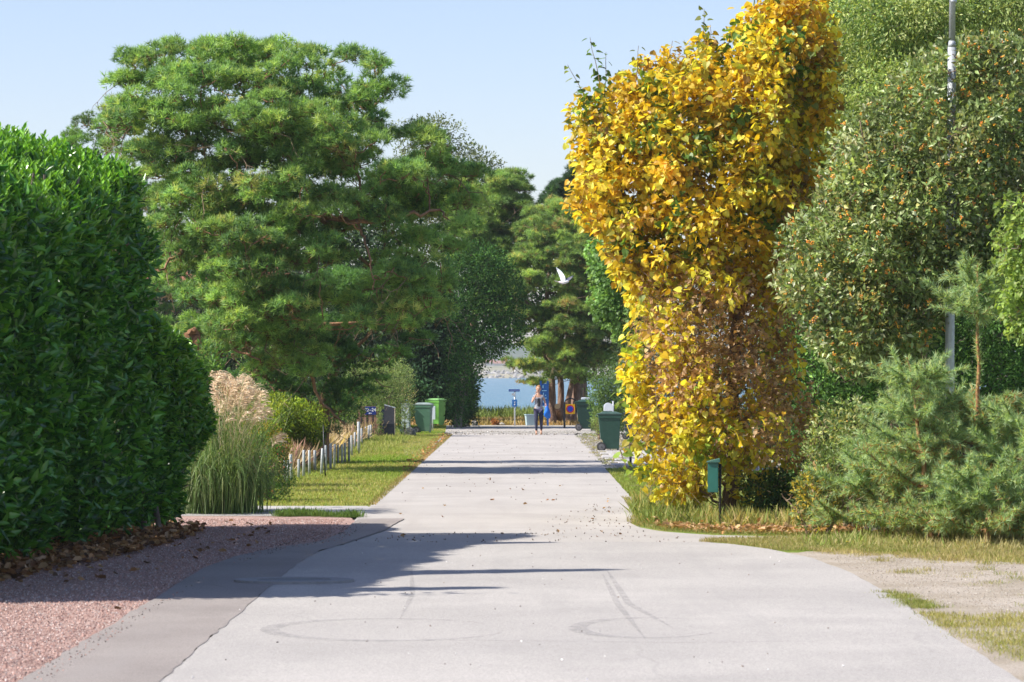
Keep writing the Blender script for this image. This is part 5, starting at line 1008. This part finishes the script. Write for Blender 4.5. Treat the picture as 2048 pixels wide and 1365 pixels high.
# fence posts on the lawn edge
fence = empty('post_row', (-4.5, 48, 0), 0, 'row of short grey posts along the left lawn edge', 'fence')
posts = [(536, 898, 968, 5), (541, 899, 969, 4), (570, 920, 965, 4), (575, 921, 966, 3.6), (583, 909, 963, 5), (597.5, 919, 958, 4.4), (607.5, 900.6, 955, 5), (619, 901, 950, 4.6), (630, 901, 943, 5), (643, 897, 949, 4.8), (652, 891, 946, 4), (661, 887, 940, 4.4), (668.5, 888.5, 936, 4), (676, 890, 928, 3.4), (684, 889, 929, 4), (690, 886, 927, 4), (698, 876, 925, 4), (704, 871, 913, 3.6), (710, 865, 902, 3.8), (718, 844, 909, 5), (724, 857, 894, 3.4), (731, 854, 882, 3.4), (737, 851.5, 885, 3.6), (741.5, 850, 881, 3.6)]
unitp = {}
for k, (px, yt, yb, w) in enumerate(posts):
    gx, gy = G(px, yb); h = Z(yt, gy); r = w/FPX*gy/2*1.15
    o = MB().tube([(0, 0, 0), (0, 0, h-.01), (0, 0, h)], [r, r, r*.8], 12).build('post', M_post, fence); o.location = (gx+4.5, gy-48, 0); o.rotation_euler = (rng.normal(0, .015), rng.normal(0, .02), rng.uniform(0, 6))
gx, gy = G(651, 955); o = MB().tube([(0, 0, 0), (-.03, 0, .5), (-.045, 0, Z(850, gy))], [.016, .014, .008], 8).build('garden_stake', M_black, None); o.location = (gx, gy, 0); tag(o, 'thin black stake standing among the grey fence posts', 'stake')

# slatted shelter with the house-number sign
d = 98.6; zT = Z(813, d); sx = X(735, d); t = empty('slatted_shelter', (sx, d, 0), 0, 'low brown slatted bin shelter carrying the blue number sign', 'shelter')
M_slat = bark_mat('brown_slat', (.22, .125, .08), (.36, .22, .15), 10, .005)
for a, b_ in ((713.4, 721), (725, 732.7), (736.8, 744.5), (748.2, 756.8)): MB().box((X(a, d)-sx, -.02, .02), (X(b_, d)-sx, .02, zT-.06)).build('slat', M_slat, t, .004)
MB().box((X(712, d)-sx, -.03, zT-.058), (X(758, d)-sx, .05, zT)).build('top_rail', M_slat, t, .004)
MB().box((X(714, d)-sx, .3, 0), (X(757, d)-sx, .33, zT-.1)).build('back_panel', M_board, t)
MB().box((X(714, d)-sx, .024, .25), (X(757, d)-sx, .06, .33)).build('batten', M_slat, t)
M_blue = paint('blue_enamel', (.008, .03, .20), .35, .5, .04, 4); M_letter = paint('white_lettering', (.82, .82, .82), .5, .3, .02, 4)
sg = empty('number_sign', (X(740.8, d), d-.035, Z(821.7, d)), R(0), 'blue sign with white 22–24 and an arrow on the slatted shelter', 'sign')
wS, hS = (752.2-729.6)/FPX*d, (829.8-813.6)/FPX*d
MB().box((-wS/2, -.008, -hS/2), (wS/2, .008, hS/2)).build('plate', M_blue, sg, .002)
def text(body, size, loc, mat, parent, name='lettering', rot=(math.pi/2, 0, 0), bold=.012, sx=1.):
    cu = bpy.data.curves.new(name, 'FONT'); cu.body = body; cu.size = size; cu.align_x = 'CENTER'; cu.align_y = 'CENTER'; cu.extrude = .002; cu.offset = bold*size
    tmp = bpy.data.objects.new('tmp', cu); C.objects.link(tmp); bpy.context.view_layer.update(); me = bpy.data.meshes.new_from_object(tmp.evaluated_get(bpy.context.evaluated_depsgraph_get())); bpy.data.objects.remove(tmp)
    me.materials.clear(); o = link_mesh(name, me, mat, parent); o.location = loc; o.rotation_euler = rot; o.scale = (sx, 1, 1); return o
text('22–24', .155, (0, -.0125, .022), M_letter, sg, bold=.006, sx=.95)
b = MB(); b.prism([(-.06, -.010, -.082), (-.02, -.010, -.058), (-.02, -.010, -.074), (.05, -.010, -.074), (.05, -.010, -.09), (-.02, -.010, -.09), (-.02, -.010, -.106)], (0, -.003, 0)); b.build('arrow', M_letter, sg)
# dark board shelter next to it
t = empty('dark_shelter', (X(778, 98.8), 98.8, 0), 0, 'dark grey sloping-topped board enclosure right of the number sign', 'shelter'); M_dkb = paint('dark_grey_board', (.045, .048, .06), .75, .3, .15, 8, .003, 0, (.07, .07, .085))
xa, xb_ = X(768.5, 98.8)-X(778, 98.8), X(788.6, 98.8)-X(778, 98.8)
MB().prism([(xa, 0, 0), (xb_, 0, 0), (xb_, 0, Z(816.5, 98.8)), (xa, 0, Z(811, 98.8))], (0, .03, 0)).build('side_board', M_dkb, t)
MB().prism([(xa, -.004, Z(811, 98.8)+.002), (xb_+.02, -.004, Z(816.5, 98.8)-.002), (xb_+.02, -.004, Z(816.5, 98.8)+.018), (xa, -.004, Z(811, 98.8)+.02)], (0, .5, 0)).build('roof_edge', M_galv, t)
MB().box((xb_+.002, -.01, 0), (xb_+.03, .03, Z(817, 98.8)-.004)).build('corner_post', paint('pale_wood', (.5, .42, .3), .8, .2, .15, 12), t)
MB().box((xa-.1, .05, .3), (xa-.002, .08, Z(820, 98.8))).build('navy_panel', paint('navy_panel', (.01, .02, .05), .6, .3, .1, 6), t)
MB().box((xa-.15, .25, 0), (xb_, .28, Z(822, 98.8))).build('back_board', M_dkb, t)

# street sign by the water
x0, y0 = G(1029.5, 852); zt_ = Z(783, y0); t = empty('street_sign', (x0, y0, 0), 0, 'grey signpost with blue street-name plate and blue square sign in front of the water', 'sign')
MB().tube([(0, 0, 0), (0, 0, zt_)], .03, 12).build('post', M_galv, t)
M_blue2 = paint('sign_blue', (.008, .06, .30), .35, .5, .04, 4); M_blue3 = paint('mid_sign_blue', (.01, .13, .42), .35, .5, .04, 4)
P_ = lambda a, b_, z0, z1, y=-.03, th=.012: (((a-1029.5)/FPX*y0, y-th, Z(z1, y0)), ((b_-1029.5)/FPX*y0, y, Z(z0, y0)))
MB().box(*P_(1017.3, 1039.5, 779, 783.6)).build('name_plate', M_blue2, t, .003)
b = MB(); 
for k in range(9): b.box(*P_(1019.6+k*2.05, 1020.9+k*2.05, 780.9, 782.0, -.0425, .002))
b.build('name_print', paint('faint_white_print', (.3, .4, .62), .5, .3, .02, 4), t)
MB().box(*P_(1023.5, 1029.5, 787, 791.6)).build('small_plate', M_galv, t, .002)
MB().box(*P_(1024.2, 1034.2, 799.4, 813.6)).build('blue_panel', M_blue3, t, .003)
b = MB(); yy = -.0445; q = lambda a, z: ((a-1029.5)/FPX*y0, yy, Z(z, y0))
b.prism([q(1027.6, 803.2), q(1029, 804.6), q(1031, 802.8), q(1030.2, 805.4), q(1028.6, 805.8)], (0, -.002, 0)); b.prism([q(1027.3, 810), q(1029, 808.3), q(1030.8, 808.2), q(1030.2, 810.6), q(1028.4, 811)], (0, -.002, 0)); b.prism([q(1029, 806), q(1029.5, 806), q(1029.8, 808), q(1029.2, 808)], (0, -.002, 0)); b.build('pictogram', M_letter, t)

# no-parking sign on a post with a black arched pipe
d = 116; t = empty('parking_sign', (X(1129, d), d, 0), 0, 'yellow square sign with a red-ringed blue disc beside the pine trunks', 'sign')
x = lambda p: X(p, d)-X(1129, d)
MB().box((-.04, -.03, 0), (.04, .03, Z(806, d))).build('post', M_black, t); M_yl = paint('sign_yellow', (.80, .42, .01), .4, .4, .04, 4); M_red = paint('sign_red', (.55, .01, .01), .4, .4, .04, 4)
MB().box((x(1131), -.05, Z(828.5, d)), (x(1150), -.035, Z(808.5, d))).build('plate', M_yl, t, .004); cxs, czs = x(1140.3), Z(818.3, d)
circ = lambda r, y: [(cxs+r*math.cos(a), y, czs+r*math.sin(a)) for a in np.linspace(0, 2*math.pi, 32, endpoint=False)]
MB().prism(circ(.148, -.0505), (0, -.002, 0)).build('red_ring', M_red, t); MB().prism(circ(.108, -.053), (0, -.002, 0)).build('blue_disc', paint('disc_blue', (.015, .05, .42), .4, .4, .04, 4), t)
o = MB().tube([(x(1129), .15, 0)]+[(x(1141)+.225*math.cos(a), .15, Z(808, d)-.0+.2*math.sin(a)) for a in np.linspace(math.pi, 0, 12)]+[(x(1153), .15, .6)], .028, 10).build('hoop_pipe', M_black, None); o.location = (X(1129, d), d, 0); tag(o, 'black arched pipe rising behind the yellow parking sign', 'pipe')

# blue notice board
d = 121.5; t = empty('notice_board', (X(1088, d), d, 0), 0, 'tall blue notice board standing behind the walker against the water', 'notice board'); x = lambda p: X(p, d)-X(1088, d)
M_nb = paint('board_blue', (.006, .07, .26), .4, .4, .1, 3); M_line = paint('pale_blue_line', (.2, .42, .62), .5, .3, .05, 3)
for a in (1081.5, 1095.5): MB().box((x(a)-.04, -.03, 0), (x(a)+.04, .03, Z(762, d))).build('post', M_nb, t)
for za, zb_ in ((768, 781), (782.5, 796), (797.5, 812)): MB().box((x(1083), -.02, Z(zb_, d)), (x(1094.6), .02, Z(za, d))).build('panel', M_nb, t)
for z in (781.7, 796.7): MB().box((x(1082.6), -.028, Z(z, d)-.012), (x(1095), .022, Z(z, d)+.012)).build('divider', M_line, t)
b = MB()
for (a, z, w, h) in ((1085, 771, 2, 6), (1086, 786, 1.6, 5), (1090, 790, 2.4, 2), (1086, 802, 1.4, 4)): b.box((x(a), -.024, Z(z+h, d)), (x(a+w), -.021, Z(z, d)))
b.build('print', M_line, t)
# pale tub
x0, y0 = G(1063, 852); t = empty('grit_bin', (x0, y0+.6, 0), R(8), 'pale blue-grey grit bin behind the walker', 'bin'); M_tub = paint('pale_blue_plastic', (.36, .48, .53), .5, .4, .05, 4)
MB().box((-.24, -.22, 0), (.24, .22, .40), taper=(.84, .84)).build('tub', M_tub, t, .012); MB().box((-.26, -.24, .402), (.26, .24, .445)).build('lid', M_tub, t, .01)
o = rocks('boulder', [(0, 0, .08)], [.19], M_rock, 351, None, None, 1.1); o.location = (*G(949.5, 852), 0); tag(o, 'upright grey boulder at the street end, left of the street sign', 'rock')
o = rocks('boulder', [(0, 0, .03), ], [.16], M_rock, 352, None, None, .6); o.location = (*G(932, 853), 0); tag(o, 'low flat rock left of the upright grey boulder', 'rock')
o = rocks('boulder', [(0, 0, .04)], [.16], paint('pale_stone', (.5, .47, .42), .9, .2, .1, 8, .01), 353, None, None, .5); o.location = (*G(1004, 851), 0); tag(o, 'low pale stone between the russet plant and the street sign', 'rock')
shrub('russet_plant', 'small russet plant in the dry grass left of the street sign', 'plant', [(985, 841), (990, 838), (997, 842), (999, 852), (983, 852)], 123, .2, 10, (.06, .12), 60, (.05, .08), [(.4, .16, .06), (.5, .26, .1)], [1, 1], 354, M_leaf)

# ------------------------------------------------------------------ the walker
def skinned(name, pts, edges, rad, mat, parent, sub=2, root=0, name_obj=None):
    me = bpy.data.meshes.new(name); me.from_pydata([Vector(p) for p in pts], edges, []); o = bpy.data.objects.new(name, me); C.objects.link(o)
    o.modifiers.new('s', 'SKIN'); me = o.data
    for v, r in zip(me.skin_vertices[0].data, rad): v.radius = r if isinstance(r, tuple) else (r, r); v.use_root = False
    me.skin_vertices[0].data[root].use_root = True
    o.modifiers.new('d', 'SUBSURF').levels = sub; o.modifiers['d'].render_levels = sub; bpy.context.view_layer.update()
    m2 = bpy.data.meshes.new_from_object(o.evaluated_get(bpy.context.evaluated_depsgraph_get())); bpy.data.objects.remove(o)
    for p in m2.polygons: p.use_smooth = True
    m2.materials.clear(); return link_mesh(name, m2, mat, parent)
px_, py_ = G(1077, 870); pe = empty('person', (px_, py_, 0), 0, 'woman in grey top and dark leggings walking up the street, hand raised to face', 'person'); pe.scale = (.93,)*3
M_skin = paint('skin', (.50, .29, .20), .55, .35, .05, 10); M_hair = paint('auburn_hair', (.30, .15, .07), .6, .3, .25, 60, .004); M_top = paint('grey_top', (.30, .31, .35), .85, .2, .15, 12, .004); M_leg = paint('dark_leggings', (.035, .04, .07), .8, .2, .3, 6, .003, 0, (.12, .07, .16)); M_front = paint('dark_print', (.05, .05, .055), .85, .2, .4, 14)
# facing the camera (-y); her right side is at -x
B = [(0, 0, .95), (0, 0, 1.08), (0, -.01, 1.22), (0, -.01, 1.38), (0, -.01, 1.47), (0, -.02, 1.54), (0, -.03, 1.60), (0, -.035, 1.67),           # 0-7 spine, neck, head
     (-.16, 0, 1.40), (-.235, -.06, 1.16), (-.10, -.17, 1.42), (-.07, -.17, 1.50),                                                          # 8-11 right arm raised
     (.16, 0, 1.40), (.24, -.02, 1.17), (.27, -.17, 1.06), (.275, -.22, 1.04),                                                              # 12-15 left arm bent
     (-.09, 0, .90), (-.085, -.08, .50), (-.075, -.04, .10), (-.075, -.17, .035),                                                             # 16-19 right leg forward
     (.09, 0, .90), (.10, .02, .50), (.10, .16, .12), (.10, .06, .045), (0, -.02, 1.74)]                                                     # 20-23 left leg back
E = [(0, 1), (1, 2), (2, 3), (3, 4), (4, 5), (5, 6), (6, 7), (3, 8), (8, 9), (9, 10), (10, 11), (3, 12), (12, 13), (13, 14), (14, 15), (0, 16), (16, 17), (17, 18), (18, 19), (0, 20), (20, 21), (21, 22), (22, 23), (7, 24)]
Rr = [(.15, .11), (.125, .09), (.135, .10), (.13, .09), (.055, .055), (.05, .055), (.075, .085), (.085, .10), (.05, .05), (.038, .038), (.028, .028), (.03, .02), (.05, .05), (.038, .038), (.028, .028), (.03, .02), (.085, .09), (.058, .06), (.036, .038), (.035, .022), (.085, .09), (.058, .06), (.036, .038), (.035, .022), (.06, .07)]
skinned('body', B, E, Rr, M_skin, pe)
skinned('top', [(0, 0, .90), (0, 0, 1.08), (0, -.01, 1.22), (0, -.01, 1.39), (-.155, 0, 1.405), (-.19, -.02, 1.31), (.155, 0, 1.405), (.19, -.01, 1.31)], [(0, 1), (1, 2), (2, 3), (3, 4), (4, 5), (3, 6), (6, 7)], [(.17, .13), (.15, .11), (.155, .12), (.145, .10), (.062, .06), (.055, .052), (.062, .06), (.055, .052)], M_top, pe, root=1)
skinned('top_print', [(.01, -.055, 1.0), (.01, -.075, 1.15), (.01, -.072, 1.34)], [(0, 1), (1, 2)], [(.075, .06), (.075, .06), (.07, .05)], M_front, pe)
skinned('leggings', [(0, 0, .96), (-.09, 0, .88), (-.085, -.08, .50), (-.075, -.045, .14), (.09, 0, .88), (.10, .02, .50), (.10, .15, .16)], [(0, 1), (1, 2), (2, 3), (0, 4), (4, 5), (5, 6)], [(.155, .115), (.095, .10), (.066, .068), (.044, .046), (.095, .10), (.066, .068), (.044, .046)], M_leg, pe)
skinned('hair', [(0, .03, 1.56), (0, .03, 1.66), (0, .0, 1.74), (-.03, -.02, 1.775), (-.06, .02, 1.62), (.06, .02, 1.62)], [(0, 1), (1, 2), (2, 3), (1, 4), (1, 5)], [(.08, .06), (.112, .09), (.105, .10), (.06, .055), (.065, .07), (.065, .07)], M_hair, pe, root=1)
face = MB()
for s in (-1, 1): face.tube([(s*.033, -.122, 1.668), (s*.033, -.132, 1.668)], [.013, .008], 8)
face.build('eyes', paint('eye', (.03, .02, .015), .3, .5, .1, 20), pe)
skinned('nose', [(0, -.115, 1.665), (0, -.145, 1.63)], [(0, 1)], [(.012, .012), (.016, .014)], M_skin, pe, 1)
MB().box((-.024, -.131, 1.594), (.024, -.118, 1.604)).build('mouth', paint('lips', (.38, .12, .10), .5, .3, .05, 20), pe, .004)
for s in (-1, 1): skinned('ear', [(s*.088, -.02, 1.68), (s*.092, -.015, 1.64)], [(0, 1)], [(.012, .02), (.010, .016)], M_skin, pe, 1)
def fingers(base, fwd, side, parent):
    f = Vector(fwd).normalized(); s = Vector(side).normalized(); dn = f.cross(s)
    for k in range(4):
        L = (.062, .072, .068, .052)[k]; b0 = Vector(base)+s*(k-1.5)*.017; p = [b0-f*.02, b0+f*L*.45, b0+f*L*.78+dn*.014, b0+f*L*.86+dn*.032]
        skinned('finger', p, [(0, 1), (1, 2), (2, 3)], [.0095, .0085, .008, .007], M_skin, parent, 1)
    b0 = Vector(base)-s*.03-f*.045; skinned('thumb', [b0, b0-s*.022+f*.03, b0-s*.02+f*.055+dn*.012], [(0, 1), (1, 2)], [.011, .0095, .008], M_skin, parent, 1)
fingers((-.065, -.17, 1.53), (.15, 0, 1), (1, 0, -.1), pe); fingers((.275, -.24, 1.035), (0, -.5, -1), (.9, -.3, 0), pe)
for s, (fx, fy, fz, rx) in enumerate([(-.075, -.15, .012, 0.), (.10, .08, .03, .4)]):
    o = MB().box((-.042, -.12, -.012), (.042, .12, .008)).tube([(-.04, -.04, 0), (-.03, -.045, .055), (.03, -.045, .055), (.04, -.04, 0)], .008, 6).build('sandal', paint('tan_sandal', (.42, .28, .18), .7, .3, .1, 20), pe, .003); o.location = (fx, fy, fz); o.rotation_euler = (rx, 0, 0)
# blue cloth bag in her left hand
bg_ = empty('blue_bag', (px_+.235*.93+.05, py_-.20, 0), 0, 'bright blue soft bag carried at the walker’s side', 'bag'); bg_.scale = (1.45, 1.3, 1.05); M_bag = paint('blue_cloth', (.01, .13, .52), .7, .3, .25, 9, .01)
skinned('bag_body', [(0, 0, .93), (.02, .0, .78), (.03, 0, .62), (-.06, 0, .60), (.08, .01, .52)], [(0, 1), (1, 2), (2, 3), (2, 4)], [(.05, .03), (.12, .07), (.13, .08), (.07, .05), (.04, .03)], M_bag, bg_)
MB().tube([(-.03, 0, .92), (-.02, 0, .985), (.02, 0, .985), (.03, 0, .92)], .009, 6).build('handle', M_bag, bg_)

# ------------------------------------------------------------------ the gull
d = 95; gx, gz = X(1128, d), Z(561, d); gl = empty('gull', (gx, d, gz), 0, 'white gull flying to the right in front of the pines with wings raised', 'gull'); gl.scale = (.9,)*3
M_white_f = paint('white_feather', (.80, .78, .77), .7, .2, .04, 20); q_ = M_white_f.node_tree; q_b = [n for n in q_.nodes if n.type == 'BSDF_PRINCIPLED'][0]; q_b.inputs['Transmission Weight'].default_value = 0; q_b.inputs['Subsurface Weight'].default_value = .3; M_grey_f = paint('grey_feather', (.36, .38, .42), .7, .2, .12, 20); M_tip = paint('dark_wingtip', (.12, .12, .13), .7, .2, .1, 20)
u_ = lambda a, b_, y=0: ((a-1128)/FPX*d, y, -(b_-561)/FPX*d)
body = skinned('body', [u_(1109, 562.5), u_(1115, 564.5), u_(1121, 565.5), u_(1128, 566), u_(1133, 564.5), u_(1137, 563.3), u_(1139.5, 564.4)], [(i, i+1) for i in range(6)], [(.03, .008), (.035, .022), (.06, .05), (.075, .068), (.055, .052), (.042, .04), (.012, .012)], [M_white_f], gl)
def wing(name, root_f, root_b, joints, chords, back, mats, y_s):
    """leading-edge joints with chord widths swept back; feathered trailing edge, real thickness"""
    b = MB(); n = 22; T = np.linspace(0, 1, n); J = np.array(joints, float); L = np.linspace(0, 1, len(J)); le = np.stack([np.interp(T, L, J[:, k]) for k in range(3)], 1); ch = np.interp(T, np.linspace(0, 1, len(chords)), chords)
    bk = np.array(back, float); te = le+bk[None]*ch[:, None]*(1+.10*(np.arange(n) % 2))[:, None]
    off = np.array([0, .008, 0])
    for k in range(n-1):
        for sgn in (1, -1):
            m = 0 if sgn == 1 else 1
            if T[k] > .8: m = 2
            q = [le[k], le[k+1], (te[k+1]+le[k+1])/2+off*sgn*.5, (te[k]+le[k])/2+off*sgn*.5]; b.poly([tuple(v) for v in q], m); q = [(te[k]+le[k])/2+off*sgn*.5, (te[k+1]+le[k+1])/2+off*sgn*.5, te[k+1], te[k]]; b.poly([tuple(v) for v in q], m)
    b.tube([tuple(v) for v in le], list(np.linspace(.018, .005, n)), 6, 0); bmesh.ops.remove_doubles(b.b, verts=b.b.verts[:], dist=.0005)
    return b.build(name, mats, gl)
wing('wing', 0, 0, [u_(1130.5, 562, -.03), u_(1129.5, 553, .06), u_(1125, 545, .14), u_(1119, 538, .2), u_(1111, 532, .24)], [.13, .15, .13, .09, .01], (-.95, .05, -.30), [M_white_f, M_white_f, M_grey_f], -1)
wing('wing', 0, 0, [u_(1132, 562, .03), u_(1136, 556.5, .16), u_(1141, 554, .28), u_(1146, 551.5, .36), u_(1149.5, 549.5, .42)], [.085, .085, .07, .04, .005], (.35, .1, -.95), [M_grey_f, M_white_f, M_tip], 1)
MB().tube([u_(1139.2, 564.2), u_(1141.6, 565.2)], [.008, .002], 6).build('beak', paint('beak_yellow', (.6, .4, .08), .5, .3, .1, 20), gl)
b = MB(); b.poly([u_(1116, 563.5, -.05), u_(1116, 565.5, .05), u_(1106.5, 562.5, .07), u_(1107, 561.5, -.07)]); b.build('tail', M_white_f, gl)
for y in (-.03, .03): MB().tube([u_(1124, 567.5, y), u_(1119, 568, y)], .005, 5).build('leg', paint('gull_leg', (.35, .2, .1), .6, .3, .1, 20), gl)

# ------------------------------------------------------------------ the air: a thin haze round everything
HAZE = 0.00016
bm2 = MB().box((-2600, -320, -3), (2600, 3480, 60)); hz = bm2.build('haze', None, None)
m = bpy.data.materials.new('haze_air'); n = nodes(m); o_ = n.nodes.new('ShaderNodeOutputMaterial'); v = n.nodes.new('ShaderNodeVolumePrincipled'); v.inputs['Color'].default_value = (.86, .93, 1, 1); v.inputs['Density'].default_value = HAZE; v.inputs['Anisotropy'].default_value = .2
n.links.new(v.outputs[0], o_.inputs['Volume']); hz.data.materials.append(m); hz['kind'] = 'stuff'
